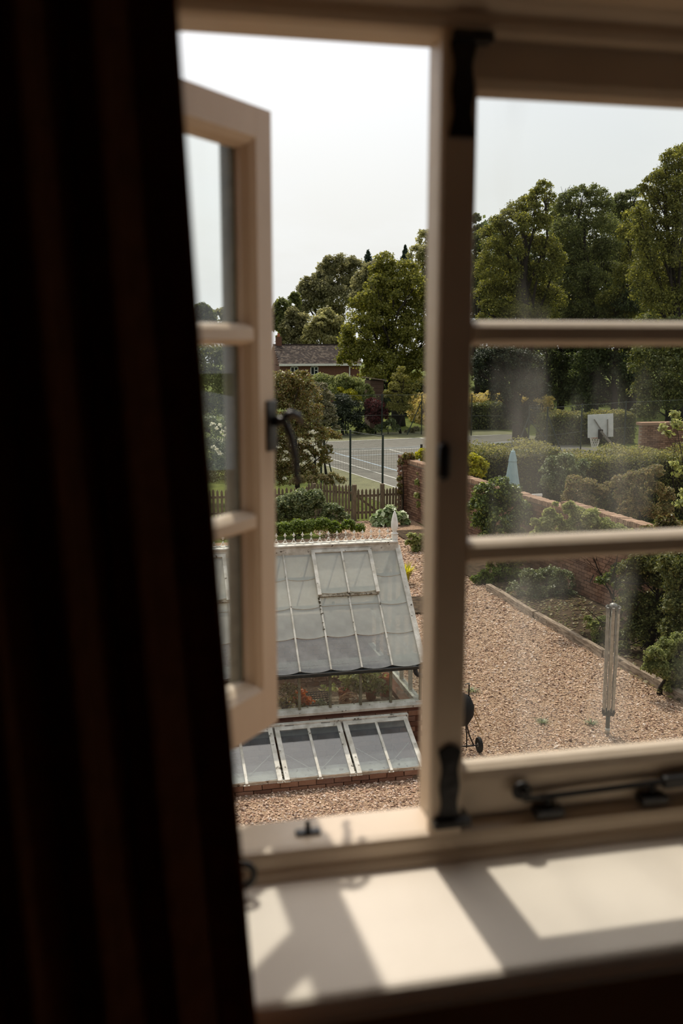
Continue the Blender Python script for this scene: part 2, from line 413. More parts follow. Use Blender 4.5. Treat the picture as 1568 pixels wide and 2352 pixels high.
M['pane'] = glass_mat('dusty_window_glass', dust=0.002, dust_to=0.085, scale=1.5, stretch=(7, 7, 1.6), lo=0.50, hi=0.72, refl=0.8, tint=(0.965, 0.975, 0.97))
M['pane_open'] = glass_mat('window_glass', dust=0.0, dust_to=0.03, scale=2.0, stretch=(7, 7, 0.8), refl=0.8, tint=(0.955, 0.97, 0.965))
M['gh_white'] = pmat('weathered_white_paint', (205, 202, 190), (170, 165, 150), 9, 0.6, 0.2, 60, spots=((72, 62, 48), 14, 0.64))
M['gh_dirty'] = pmat('mossy_white_paint', (176, 168, 148), (96, 84, 62), 22, 0.75, 0.3, 90, spots=((44, 36, 26), 30, 0.58))
M['gh_glass'] = glass_mat('shaded_greenhouse_glass', tint=(0.86, 0.90, 0.88), refl=1.6, dust=0.40, dust_to=0.70,
                          dust_col=(0.66, 0.66, 0.60), scale=1.1, stretch=(2, 2, 2), transl=0.4)
M['gh_glass_low'] = glass_mat('low_row_greenhouse_glass', tint=(0.84, 0.87, 0.85), refl=1.6, dust=0.26, dust_to=0.46, dust_col=(0.6, 0.59, 0.56), scale=2.5, stretch=(2, 2, 2), transl=0.4)  # bottom row of panes, darker than the rows above
M['gh_back'] = glass_mat('far_slope_greenhouse_glass', refl=1.0, dust=0.12, dust_to=0.26, dust_col=(0.66, 0.66, 0.60), scale=2.5, stretch=(2, 2, 2), transl=0.4)
M['gh_clean'] = pmat('white_finial_paint', (226, 224, 214), (206, 203, 192), 9, 0.5, 0.1, 60)
M['gh_wall_glass'] = glass_mat('greenhouse_wall_glass', refl=0.7, dust=0.015, dust_to=0.05, dust_col=(0.6, 0.6, 0.55), scale=4, stretch=(2, 2, 2))
M['cf_glass'] = glass_mat('cold_frame_glass', tint=(0.8, 0.83, 0.82), refl=1.9, dust=0.10, dust_to=0.16, dust_col=(0.5, 0.52, 0.52), scale=3, stretch=(2, 2, 2), transl=0.3)
M['black_paint'] = pmat('black_gutter_paint', (30, 34, 34), (46, 50, 50), 20, 0.45, 0.1, 60, spots=((150, 150, 142), 18, 0.70))
M['moss'] = pmat('moss', (70, 60, 24), (40, 34, 16), 30, 0.95, 0.6, 120)
M['brick_near'] = rnd_mat('red_brick', [(98, 70, 56), (126, 92, 72), (146, 112, 90), (112, 84, 70)], 0.9, bump=0.5, bscale=60, mix_noise=0.2, nscale=18)
M['mortar'] = pmat('lime_mortar', (158, 140, 118), (128, 112, 96), 30, 0.95, 0.3, 90)
M['coping'] = rnd_mat('weathered_coping_brick', [(150, 118, 96), (176, 146, 120), (128, 98, 78)], 0.9, bump=0.5, bscale=60, mix_noise=0.25, nscale=16)
M['terracotta'] = pmat('terracotta', (176, 102, 66), (146, 84, 56), 12, 0.85, 0.15, 60)
M['house_brick'] = pmat('house_brick', (104, 70, 54), (92, 61, 47), 9, 0.9)
M['roof_tile'] = rnd_mat('brown_roof_tile', [(46, 36, 31), (62, 50, 42), (98, 86, 74), (40, 31, 27), (54, 43, 36)], 0.9, mix_noise=0.2, nscale=9)
M['white'] = pmat('white_gloss', (222, 220, 212), (208, 205, 196), 6, 0.45)
M['dark_glass'] = pmat('dark_house_glass', (30, 36, 40), None, 5, 0.08, spec=0.8)
M['gravel'] = rnd_mat('gravel_stone', [(86, 64, 52), (168, 134, 110), (204, 172, 144), (220, 194, 168), (124, 94, 76), (232, 214, 196)], 0.9, spec=0.25)
M['gravel_bed'] = pmat('gravel_ground', (184, 156, 128), (98, 78, 62), 46, 0.95, 0.8, 60, detail=8, spec=0.1)
M['lawn'] = pmat('lawn', (96, 104, 44), (70, 80, 32), 1.3, 0.95, 0.7, 20, detail=9, spec=0.1)
M['soil'] = pmat('bed_soil', (84, 70, 54), (50, 42, 32), 9, 0.95, 0.8, 40, detail=8, spec=0.1)
M['court'] = pmat('court_surface', (104, 102, 92), (92, 90, 80), 2.5, 0.9, 0.2, 80, detail=9)
M['court_edge'] = pmat('court_surround', (112, 112, 76), (98, 98, 66), 2.0, 0.9, 0.2, 80, detail=9)
M['line'] = pmat('court_line_white', (206, 206, 196), (180, 180, 170), 9, 0.8)
M['line_blue'] = pmat('court_line_blue', (168, 186, 196), (146, 164, 176), 9, 0.8)
M['fence_green'] = pmat('green_fence_steel', (34, 48, 40), (26, 38, 32), 9, 0.5, spec=0.4)
M['wire'] = pmat('galvanised_wire', (120, 124, 116), (96, 100, 94), 9, 0.6, metal=0.3)
M['oak_pale'] = pmat('weathered_picket', (124, 108, 86), (92, 78, 60), 7, 0.85, 0.3, 50, stretch=(6, 6, 1))
M['timber'] = pmat('weathered_sleeper', (164, 146, 124), (104, 88, 72), 8, 0.9, 0.6, 40, stretch=(4, 0.6, 4), spots=((70, 58, 44), 9, 0.62))
M['bark'] = pmat('bark', (46, 38, 29), (30, 25, 19), 8, 0.95, 0.5, 40, stretch=(4, 4, 1))
M['dark_twig_fill'] = pmat('dark_twig_fill', (34, 30, 20), (24, 24, 14), 12, 0.95)
M['parasol'] = pmat('pale_blue_canvas', (150, 174, 176), (136, 162, 166), 6, 0.85, 0.2, 200)
M['backboard'] = pmat('white_board', (205, 206, 200), (192, 194, 188), 6, 0.6)
M['steel'] = pmat('grey_steel', (140, 138, 130), (112, 110, 104), 12, 0.4, metal=0.5)
M['alu'] = pmat('dull_aluminium', (178, 174, 160), (150, 146, 132), 16, 0.38, metal=0.6)
M['plastic_dark'] = pmat('dark_green_plastic', (42, 48, 40), (52, 58, 48), 12, 0.5)
M['black_pot'] = pmat('black_plastic', (24, 24, 23), (32, 31, 30), 12, 0.75, spec=0.15)
M['wood_handle'] = pmat('pale_ash_handle', (196, 166, 126), (170, 142, 104), 9, 0.6, stretch=(1, 1, 6))
M['shed'] = pmat('shed_boards', (92, 70, 54), (74, 56, 44), 9, 0.9, stretch=(1, 1, 6))
M['flower'] = rnd_mat('white_petal', [(216, 212, 190), (236, 232, 214), (196, 190, 166)], 0.8, 0.25)
M['rope'] = pmat('pale_stalk', (170, 128, 92), (140, 100, 70), 9, 0.7)
# foliage (each colour is the leaf's own, dark to light; the far one has haze mixed in)
def leafm(n, cols, tr=0.52, rough=0.55, spec=0.35): M[n] = rnd_mat(n, cols, rough, tr, spec)
leafm('l_maple', [(58, 62, 24), (96, 98, 40), (128, 126, 58), (152, 146, 78)])
leafm('l_oak', [(58, 64, 26), (94, 96, 42), (124, 122, 58), (152, 146, 78)])
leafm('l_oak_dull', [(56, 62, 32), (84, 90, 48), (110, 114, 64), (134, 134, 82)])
leafm('l_far_haze', [(74, 76, 50), (108, 106, 72), (136, 132, 92), (154, 150, 108)])  # paler and greyer, with distance haze put into the colour
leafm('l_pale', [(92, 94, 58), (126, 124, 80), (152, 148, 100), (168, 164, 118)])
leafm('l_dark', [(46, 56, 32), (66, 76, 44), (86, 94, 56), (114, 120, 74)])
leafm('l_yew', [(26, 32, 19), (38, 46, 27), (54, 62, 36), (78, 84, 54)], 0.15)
leafm('l_conifer', [(41, 54, 43), (56, 70, 54), (70, 83, 63)], 0.15)
leafm('l_red', [(51, 22, 22), (79, 31, 31), (106, 46, 41)], 0.3)
leafm('l_photinia', [(52, 58, 24), (88, 94, 44), (122, 96, 54), (134, 136, 78), (108, 76, 44), (84, 90, 40)], 0.35, 0.4, 0.5)
leafm('l_grey', [(65, 65, 46), (96, 94, 65), (127, 123, 91), (147, 132, 111)], 0.3)
leafm('l_light', [(78, 86, 46), (108, 116, 66), (138, 142, 88), (160, 160, 108)])
leafm('l_yellow', [(118, 120, 34), (168, 163, 51), (202, 192, 75)], 0.4)
leafm('l_birch', [(98, 98, 44), (130, 126, 64), (156, 150, 86)], 0.4)
leafm('l_hydr', [(54, 66, 36), (88, 100, 58), (126, 134, 90), (168, 172, 134)], 0.3, 0.42, 0.5)
leafm('l_bright', [(64, 82, 28), (96, 112, 40), (126, 138, 60)], 0.42)
leafm('l_ivy', [(39, 51, 24), (72, 87, 39), (120, 132, 60), (171, 175, 91)], 0.3, 0.4, 0.5)
leafm('l_vine', [(92, 100, 52), (126, 132, 74), (154, 156, 98), (176, 174, 120)], 0.45)
leafm('l_hosta', [(78, 104, 52), (126, 146, 92), (196, 204, 168), (150, 164, 116)], 0.3, 0.4, 0.5)
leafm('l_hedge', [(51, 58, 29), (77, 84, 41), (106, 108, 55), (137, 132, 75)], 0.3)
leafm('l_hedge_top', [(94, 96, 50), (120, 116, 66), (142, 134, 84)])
leafm('l_meadow', [(135, 123, 70), (180, 161, 99), (156, 149, 79)], 0.4)
leafm('l_brownred', [(84, 88, 50), (114, 110, 68), (148, 128, 90), (104, 110, 62), (128, 114, 76)], 0.4)
leafm('l_orange', [(147, 75, 36), (195, 108, 55), (118, 79, 39)], 0.4)

# ------------------------------------------------------------------ the room
WI, WO, FI = 0.985, 1.32, 1.205         # inner wall face, outer wall face, inner face of the window frame
OX0, OX1, OZ0, OZ1 = -0.10, 1.04, 4.765, 5.905
FLZ, CLZ = 3.95, 6.42
def frame_wall(mb, x0, x1, y0, y1, z0, z1):
    mb.bx(x0, OX0, y0, y1, z0, z1); mb.bx(OX1, x1, y0, y1, z0, z1)
    mb.bx(OX0, OX1, y0, y1, z0, OZ0); mb.bx(OX0, OX1, y0, y1, OZ1, z1); return mb
def struct(name, mb, mat, label=None, bevel=0):
    o = mb.build(name, mat, bevel=bevel); o['kind'] = 'structure'
    if label: o['label'] = label
    return o
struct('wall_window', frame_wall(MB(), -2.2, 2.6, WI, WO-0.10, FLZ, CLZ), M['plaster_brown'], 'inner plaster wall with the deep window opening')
struct('wall_exterior', frame_wall(MB(), -9.0, 10.0, WO-0.098, WO, 0.0, 6.35), M['house_brick'], 'outer brick wall of the house around the window')
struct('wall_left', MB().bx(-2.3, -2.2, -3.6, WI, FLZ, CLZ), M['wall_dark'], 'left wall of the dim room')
wr = MB()                               # opening added in the side wall, out of the picture, to light the room
for b_ in ((-3.6, -1.1, FLZ, CLZ), (-0.3, WI, FLZ, CLZ), (-1.1, -0.3, FLZ, 4.85), (-1.1, -0.3, 5.85, CLZ)): wr.bx(2.6, 2.7, *b_)
struct('wall_right', wr, M['wall_dark'], 'right wall of the dim room with an added side opening that lights it')
w4 = thing('window_fill', (2.65, -0.7, 4.85), 'small two-light window added unseen in the right wall to light the room', kind='structure')
for y0, y1, z0, z1 in ((-1.1, -1.05, 4.85, 5.85), (-.35, -.3, 4.85, 5.85), (-.715, -.685, 4.85, 5.85), (-1.1, -.3, 4.85, 4.90), (-1.1, -.3, 5.80, 5.85)):
    MB().bx(2.62, 2.68, y0, y1, z0, z1).build('frame_bar', M['paint'], w4)
for y0, y1 in ((-1.05, -.715), (-.685, -.35)): MB().bx(2.648, 2.652, y0, y1, 4.90, 5.80).build('glass_pane', M['pane_open'], w4)
struct('wall_back', MB().bx(-2.3, 2.7, -3.7, -3.6, FLZ, CLZ), M['wall_dark'], 'back wall of the dim room')
fl = thing('floor', (0, -1.3, FLZ), 'oak board floor of the dim room', kind='structure')
for i in range(24):
    MB().bx(-2.3+i*0.2085, -2.3+i*0.2085+0.2065, -3.6, WI, FLZ-0.04, FLZ).build('board', M['boards'], fl)
struct('ceiling', MB().bx(-2.3, 2.7, -3.7, WI, CLZ, CLZ+0.08), M['plaster'], 'plaster ceiling of the dim room')
# plain house roof above the window, seen only in the cold frame glass
rf = MB(); rf.add([(-9, WO+0.10, 6.36), (10, WO+0.10, 6.36), (10, -4.2, 10.4), (-9, -4.2, 10.4), (-9, WO+0.10, 6.46), (10, WO+0.10, 6.46), (10, -4.2, 10.5), (-9, -4.2, 10.5)],
       [(0, 3, 2, 1), (4, 5, 6, 7), (0, 1, 5, 4), (1, 2, 6, 5), (2, 3, 7, 6), (3, 0, 4, 7)])
M['house_roof'] = pmat('dark_roof_tiles', (66, 52, 44), (56, 44, 38), 1.2, 0.9)
struct('roof_house', rf, M['house_roof'], 'roof slope of the house over the window')

# sill: deep painted board with a rounded nose
sb = MB(); prof = [(0.952, -0.032)]+[(0.966-0.014*math.cos(a), -0.016+0.016*math.sin(a)) for a in [math.radians(t) for t in range(-60, 91, 25)]]+[(1.215, 0.0), (1.215, -0.032)]
SILZ = 4.797
sb.prism(prof, lambda u, v: (OX0-0.05, u, SILZ+v), lambda u, v: (OX1+0.05, u, SILZ+v))
struct('trim_1', sb, M['sill'], 'deep cream painted inner window sill with sun and shadow bars')
# soffit and side reveals
rv = MB(); rv.bx(OX0-0.01, OX1+0.01, WI, 1.2, OZ1-0.008, OZ1+0.01); rv.bx(OX0-0.01, OX0+0.012, WI, 1.2, SILZ, OZ1); rv.bx(OX1-0.012, OX1+0.01, WI, 1.2, SILZ, OZ1)
struct('trim_2', rv, M['paint'], 'painted soffit and side reveals of the window opening')

# ---- window_1: fixed frame
w1 = thing('window_1', (0.46, 1.24, SILZ), 'cream painted fixed window frame with head, mullion and bottom cill', kind='structure')
fz0, fz1 = 4.836, 5.862
# head and bottom member with an ovolo edge towards the room
hd = [(FI, 0.065), (FI, 0.012), (FI+0.004, 0.004), (FI+0.014, 0.0), (FI+0.085, 0.003), (FI+0.085, 0.065)]
MB().prism(hd, lambda u, v: (OX0, u, fz1+v), lambda u, v: (OX1, u, fz1+v)).build('frame_head', M['paint'], w1)
MB().prism([(1.198, 5.904), (1.180, 5.904), (1.182, 5.898), (1.19, 5.892), (1.2055, 5.884), (1.2055, 5.904)], lambda u, v: (OX0, u, v), lambda u, v: (OX1, u, v)).build('bead', M['paint'], w1)
bt = [(FI, SILZ), (FI, fz0-0.010), (FI+0.003, fz0-0.003), (FI+0.012, fz0), (FI+0.085, fz0-0.002), (FI+0.088, fz0-0.012), (1.335, fz0-0.026), (1.335, fz0-0.06), (1.30, SILZ-0.03), (1.218, SILZ-0.03)]
MB().prism(bt, lambda u, v: (OX0, u, v), lambda u, v: (OX1, u, v)).build('cill', M['paint'], w1)
MB().prism([(FI, SILZ), (FI-0.012, SILZ), (FI-0.010, SILZ+0.006), (FI-0.002, SILZ+0.013), (FI, SILZ+0.013)], lambda u, v: (OX0+.012, u, v), lambda u, v: (OX1-.012, u, v)).build('bead', M['paint'], w1)
for x0, x1 in ((OX0, -0.052), (0.965, OX1)):
    MB().bx(x0, x1, FI, FI+0.10, SILZ, OZ1-0.0).build('jamb', M['paint'], w1, bevel=0.004)
ml = [(0.399, FI), (0.437, FI), (0.437, FI+0.032), (0.443, FI+0.034), (0.443, FI+0.088), (0.404, FI+0.088), (0.404, FI+0.05), (0.395, FI+0.012), (0.3955, FI+0.005)]
ml[0] = (0.3965, FI); ml[-2] = (0.3925, FI+0.014); ml[-1] = (0.393, FI+0.004)
MB().prism(ml, lambda u, v: (u, v, fz0-0.004), lambda u, v: (u, v, fz1+0.003)).build('mullion', M['paint'], w1)

# ---- casement builder (local x across, y outwards, z up)
GY = 0.026
def casement(root, w, z0, z1, st, top, bot, bars, glass, right_visible=True):
    def vprof(s): return lambda u, v, zz: (u, v, zz)
    for side in (0, 1):
        # profile across the stile: room face, ovolo to the glass, rebate and putty bevel outside
        p = [(0, 0.003), (0.003, 0), (st-0.016, 0), (st-0.006, 0.007), (st, 0.018), (st, GY+0.004), (st-0.010, 0.056), (0, 0.056)]
        f = (lambda u: u) if side == 0 else (lambda u: w-u)
        MB().prism(p, lambda u, v: (f(u), v, z0), lambda u, v: (f(u), v, z1)).build('stile', M['paint'], root, local=True)
    for z, h, sg in ((z1, top, -1), (z0, bot, 1)):
        p = [(0, 0.0), (h-0.016, 0), (h-0.006, 0.007), (h, 0.018), (h, GY+0.004), (h-0.010, 0.056), (0, 0.056)]
        MB().prism(p, lambda u, v: (st-0.018, v+0.0002, z+sg*u), lambda u, v: (w-st+0.018, v+0.0002, z+sg*u)).build('rail', M['paint'], root, local=True)
    for z in bars:
        p = [(-0.008, 0.001), (0.008, 0.001), (0.0135, 0.008), (0.0165, 0.019), (0.0165, GY+0.004), (0.008, 0.054), (-0.008, 0.054), (-0.0165, GY+0.004), (-0.0165, 0.019), (-0.0135, 0.008)]
        MB().prism(p, lambda u, v: (st-0.004, v, z+u), lambda u, v: (w-st+0.004, v, z+u)).build('glazing_bar', M['paint'], root, local=True)
    for side in (0, 1):                  # grey putty bead outside the glass
        f = (lambda u: u) if side == 0 else (lambda u: w-u)
        MB().prism([(st-0.004, GY+0.003), (st+0.003, GY+0.003), (st+0.003, 0.050), (st-0.004, 0.058)], lambda u, v: (f(u), v, z0+bot-.01), lambda u, v: (f(u), v, z1-top+.01)).build('putty_bead', M['putty'], root, local=True)
    zz = [z0+bot]+list(bars)+[z1-top]
    for i in range(len(zz)-1):
        a = zz[i]+(-0.004 if i == 0 else 0.008); b = zz[i+1]+(0.004 if i == len(zz)-2 else -0.008)
        MB().bx(st-0.004, w-st+0.004, GY-0.002, GY+0.002, a, b).build('glass_pane', glass, root, local=True)
BARS = (5.217, 5.508)
w3 = thing('window_3', (0.405, FI+0.030, 0), 'closed three-pane casement right of the mullion, dusty glass', kind='structure')
casement(w3, 0.56, 4.842, 5.864, 0.050, 0.062, 0.068, BARS, M['pane'])
w2 = thing('window_2', (-0.0465, FI+0.036, 0), 'open three-pane casement swung outwards beside the curtain', kind='structure', rotz=math.radians(49.3))
casement(w2, 0.4465, 4.866, 5.841, 0.062, 0.060, 0.085, BARS, M['pane_open'])
# latch on the free edge of the open casement: plate, handle and its hook
lp = MB().bx(0.418, 0.4465, -0.004, 0.001, 5.325, 5.405).build('latch_plate', M['iron'], w2, bevel=0.002, local=True)
hb = MB(); hb.tube([(0.440, -0.004, 5.372), (0.440, -0.022, 5.372)], 0.008, 10)
hb.tube([(0.440, -0.020, 5.380), (0.452, -0.026, 5.384), (0.468, -0.030, 5.380), (0.478, -0.032, 5.366)], [0.0055, 0.0065, 0.0055, 0.004], 10)
hb.tube([(0.440, -0.020, 5.374), (0.452, -0.026, 5.345), (0.458, -0.030, 5.31), (0.456, -0.032, 5.285), (0.460, -0.036, 5.272)], [0.0055, 0.006, 0.005, 0.0045, 0.006], 10)
o = hb.build('handle', M['iron'], lp, smooth=True, local=False)
o.matrix_parent_inverse = Matrix.Identity(4)
# stay bar of the open casement, its curled end over the sill beside the curtain
def spiral(c, r, a0, turns, ax, n=16, shrink=0.35):
    return [(c[0]+ax*r*(1-shrink*i/n)*math.cos(a0+turns*2*math.pi*i/n), c[1], c[2]+r*(1-shrink*i/n)*math.sin(a0+turns*2*math.pi*i/n)) for i in range(n+1)]
p = at(556, 2012, 1.172)
sbm = MB().tube([(-0.03, 1.262, 4.905), (0.02, 1.235, 4.872), (p.x-0.014, p.y+0.012, p.z+0.024)]+spiral((p.x, p.y, p.z), 0.017, math.radians(120), -0.95, 1, 14, 0.3), 0.0048, 8)
o = sbm.build('stay_bar', M['iron'], w2, smooth=True)
# stay pins and plates on the cill
def stay_pin(px, py, y):
    q = at(px, py, y); b = MB().bx(q.x-0.017, q.x+0.017, y-0.007, y+0.007, fz0-0.001, fz0+0.004).build('pin_plate', M['iron'], w1, bevel=0.0015)
    MB().tube([(q.x, y, fz0), (q.x, y, fz0+0.011), (q.x, y, fz0+0.018)], [0.0042, 0.004, 0.0028], 10).build('pin', M['iron'], b, smooth=True)
stay_pin(707, 1928, 1.245)
# strap hinges at the mullion, top and bottom
def hinge(z0, z1, foot):
    h = MB(); x0, x1 = 0.4055, 0.4355; n = 12
    pts = []
    for i in range(n+1):
        t = i/n; w = 0.0145-0.0022*math.sin(math.pi*t)+0.0018*math.cos(4*math.pi*t); pts.append((w, z0+(z1-z0)*t))
    c = 0.4185
    pr = [(c-w, z) for w, z in pts]+[(c+0.004, z1+0.008), (c-0.004, z1+0.008)][::-1]+[(c+w, z) for w, z in reversed(pts)]
    h.prism(pr, lambda u, v: (u, FI-0.004, v), lambda u, v: (u, FI+0.001, v))
    ho = h.build('hinge_strap', M['iron'], w1)
    if foot == 'low': MB().bx(0.395, 0.449, FI-0.012, FI+0.03, z0-0.005, z0+0.008).build('hinge_foot', M['iron'], ho, bevel=0.003)
    else: MB().bx(0.404, 0.455, FI-0.010, FI+0.012, z1-0.001, z1+0.013).build('hinge_foot', M['iron'], ho, bevel=0.003)
    for t in (0.15, 0.5, 0.85):
        MB().lathe([(0.0035, 0), (0.003, 0.001), (0.001, 0.0016)], (0, 0, 0), 8).build('screw', M['iron'], ho, rot=(math.pi/2, 0, 0), loc=(c, FI-0.004, z0+(z1-z0)*t))
hinge(4.851, 4.955, 'low'); hinge(5.742, 5.850, 'up')
# latch keep on the mullion edge
kb = MB().tube([(0.4015, FI-0.003, 5.323), (0.4015, FI-0.004, 5.328), (0.4015, FI-0.004, 5.366), (0.4015, FI-0.003, 5.371)], [0.004, 0.0085, 0.0085, 0.004], 12)
kb.build('latch_keep', M['iron'], w1, smooth=True)
# stay bar resting along the closed casement
SY = 1.222
c0 = at(1196, 1818, SY); e = at(1600, 1800, SY)
sp = spiral((c0.x, c0.y, c0.z), 0.0125, math.radians(-70), 1.15, 1, 18, 0.45)
sp = [(x, y, z) for x, y, z in reversed(sp)]
st = sp+[(c0.x+0.03, SY, c0.z-0.012), (c0.x+0.12, SY, c0.z-0.010), (e.x, SY, c0.z-0.006), (0.93, SY, c0.z-0.006)]
so = MB().tube(st, 0.0044, 8).build('stay_bar', M['iron'], w3, smooth=True)
MB().lathe([(0.002, -0.007), (0.006, -0.004), (0.0072, 0), (0.006, 0.004), (0.002, 0.007)], (c0.x, c0.y, c0.z), 12).build('curl_knob', M['iron'], so, smooth=True)
for px, py in ((1262, 1866), (1502, 1836)):
    q = at(px, py, 1.214)
    b = MB().bx(q.x-0.021, q.x+0.021, 1.208, FI+0.026, q.z-0.006, q.z+0.005).build('pin_plate', M['iron'], w1, bevel=0.002)
    MB().tube([(q.x, SY, q.z), (q.x, SY, q.z+0.013), (q.x, SY, q.z+0.022)], [0.005, 0.004, 0.003], 8).build('pin', M['iron'], b, smooth=True)
hb = at(1550, 1795, SY); MB().bx(hb.x-0.02, hb.x+0.03, SY-.007, SY+.008, hb.z-0.008, hb.z+0.010).build('stay_block', M['iron'], so, bevel=0.003)

# ---- curtain: heavy folded cloth hanging in front of the left side of the window
def curtain():
    nx, nz = 150, 44; zt, zb = 6.34, 4.02; V = []; Fc = []
    for j in range(nz+1):
        t = j/nz; z = zt+(zb-zt)*t
        xr = 0.043+0.052*max(0.0, (5.86-z)/1.0)**1.25        # free edge drifts right towards the hem
        xl = -0.62-0.03*t
        for i in range(nx+1):
            s = i/nx; x = xl+(xr-xl)*s
            ph = s*11.6*2*math.pi
            amp = 0.026+0.006*math.sin(s*17)+0.004*t
            y = 0.875-0.01*t+amp*math.sin(ph+0.35*math.sin(3*t+s*9))+0.008*math.sin(ph*0.37+1.2+t)
            x += 0.010*math.sin(ph*2+0.6)
            V.append((x, y, z))
    w = nx+1
    for j in range(nz):
        for i in range(nx): Fc.append((j*w+i, (j+1)*w+i, (j+1)*w+i+1, j*w+i+1))
    return V, Fc
V, Fc = curtain()
ct = thing('curtain', (-0.3, 0.87, 4.02), 'heavy dark red-brown curtain hanging in folds at the left of the window', 'curtain')
o = MB().add(V, Fc).build('cloth', M['curtain'], ct, smooth=True)
sm = o.modifiers.new('thick', 'SOLIDIFY'); sm.thickness = 0.004
MB().tube([(-0.9, 0.875, 6.352), (1.2, 0.875, 6.352)], 0.014, 12).build('curtain_rail', M['iron'], ct)
# ------------------------------------------------------------------ ground
def slab(name, x0, x1, y0, y1, z, mat, label=None, th=0.05):
    return struct(name, MB().bx(x0, x1, y0, y1, z-th, z), mat, label)
slab('ground', -30, 40, WO, 26.9, 0.0, M['gravel_bed'], 'gravel yard and path around the greenhouse')
slab('path_garden', 5.9, 8.75, 26.9, 29.25, 0.012, M['gravel_bed'], 'gravel path leading to the picket gate', 0.06)
slab('lawn', -140, 160, 26.9, 240, 0.0, M['lawn'], 'grass beyond the picket fence and round the tennis court')
def rnd_set(me, v):
    a = me.attributes.get('rnd') or me.attributes.new('rnd', 'FLOAT', 'FACE')
    a.data.foreach_set('value', np.full(len(me.polygons), v, dtype=np.float32)); return me
def stones(name, regs, seed=5):
    """Loose stones as flattened irregular octahedra, eight faces each."""
    rng = np.random.default_rng(seed); Vs, Rn = [], []
    for (x0, x1, y0, y1, dens, size) in regs:
        n = int((x1-x0)*(y1-y0)*dens); P = np.stack([rng.uniform(x0, x1, n), rng.uniform(y0, y1, n), np.zeros(n)], 1)
        s = size*rng.lognormal(0, 0.28, n)/2; a = rng.uniform(0, 6.28, n)
        e1 = np.stack([np.cos(a), np.sin(a), rng.uniform(-.35, .35, n)], 1)*s[:, None]
        e2 = np.stack([-np.sin(a), np.cos(a), rng.uniform(-.35, .35, n)], 1)*(s*rng.uniform(.55, .9, n))[:, None]
        h = s*rng.uniform(.35, .6, n); P[:, 2] = h*rng.uniform(0.3, 1.1, n)
        e3 = np.stack([rng.uniform(-.2, .2, n)*h, rng.uniform(-.2, .2, n)*h, h], 1)
        v = np.stack([P+e1, P+e2, P-e1, P-e2, P+e3, P-e3], 1)
        tri = np.array([[0, 1, 4], [1, 2, 4], [2, 3, 4], [3, 0, 4], [1, 0, 5], [2, 1, 5], [3, 2, 5], [0, 3, 5]])
        Vs.append(v[:, tri, :].reshape(-1, 3)); Rn.append(np.repeat(rng.random(n), 8))
    return put(name, quads_mesh(name, np.concatenate(Vs), np.concatenate(Rn), 3), M['gravel'])
g = stones('gravel', [(0.6, 4.6, 9.2, 11.40, 1500, 0.030), (-1.4, 0.6, 8.6, 11.40, 900, 0.034), (0.6, 4.6, 8.2, 9.2, 900, 0.034), (4.1, 8.2, 9.8, 13.5, 1150, 0.031), (4.1, 8.15, 13.5, 17.0, 800, 0.036),
                      (4.2, 8.1, 17.0, 22.0, 480, 0.044), (5.4, 8.0, 22.0, 29.2, 300, 0.055)])
tag(g, 'loose pinkish tan gravel covering the yard and garden path', 'gravel', kind='stuff')

# ------------------------------------------------------------------ bricks
BR = {}
def brick_meshes(key, l, w, h, n=6, seed=1):
    if key in BR: return BR[key]
    r = random.Random(seed); out = []
    for i in range(n):
        b = MB().bx(-l/2, l/2, -w/2, w/2, -h/2, h/2)
        b.v = [(x+r.uniform(-.004, .004), y+r.uniform(-.003, .003), z+r.uniform(-.003, .003)) for x, y, z in b.v]
        out.append(rnd_set(b.mesh('brick'), (i+0.5)/n))
    BR[key] = out; return out
def brick_face(parent, a, b, z0, z1, mat, single=lambda x, y, z: True, l=0.215, h=0.065, w=0.05, gap=0.011, seed=2, key='std', limit=290):
    """Stretcher bond face from a to b (x, y), each brick proud of the mortar; the ones picked by single() are objects."""
    r = random.Random(seed); a = Vector((a[0], a[1], 0)); d = Vector((b[0], b[1], 0))-a; L = d.length; d.normalize()
    ang = math.atan2(d.y, d.x); ms = brick_meshes(key, l, w, h); rest = []
    rows = int((z1-z0)/(h+gap)); k = 0
    for j in range(rows):
        z = z0+gap+h/2+j*(h+gap); s = l/2-(0.0 if j % 2 else l/2)
        while s < L-l*0.2:
            p = a+d*s; z_ = z
            m = ms[r.randrange(len(ms))]; n = Vector((d.y, -d.x, 0))*r.uniform(-.003, .004)
            if single(p.x, p.y, z_) and k < limit:
                put('brick', m, mat, parent, loc=(p.x+n.x, p.y+n.y, z_), rot=(0, 0, ang)); k += 1
            else: rest.append((m, p+n, z_))
            s += l+gap
    if rest:
        V, R = [], []
        q = [(0, 3, 2, 1), (4, 5, 6, 7), (0, 1, 5, 4), (1, 2, 6, 5), (2, 3, 7, 6), (3, 0, 4, 7)]
        c, s_ = math.cos(ang), math.sin(ang)
        for m, p, z_ in rest:
            co = [(p.x+v.co.x*c-v.co.y*s_, p.y+v.co.x*s_+v.co.y*c, z_+v.co.z) for v in m.vertices]
            val = m.attributes['rnd'].data[0].value
            for f in q: V += [co[i] for i in f]; R.append(val)
        o = put('brick_courses', quads_mesh('brick_courses', np.array(V), R), mat, parent); o['kind'] = 'stuff'

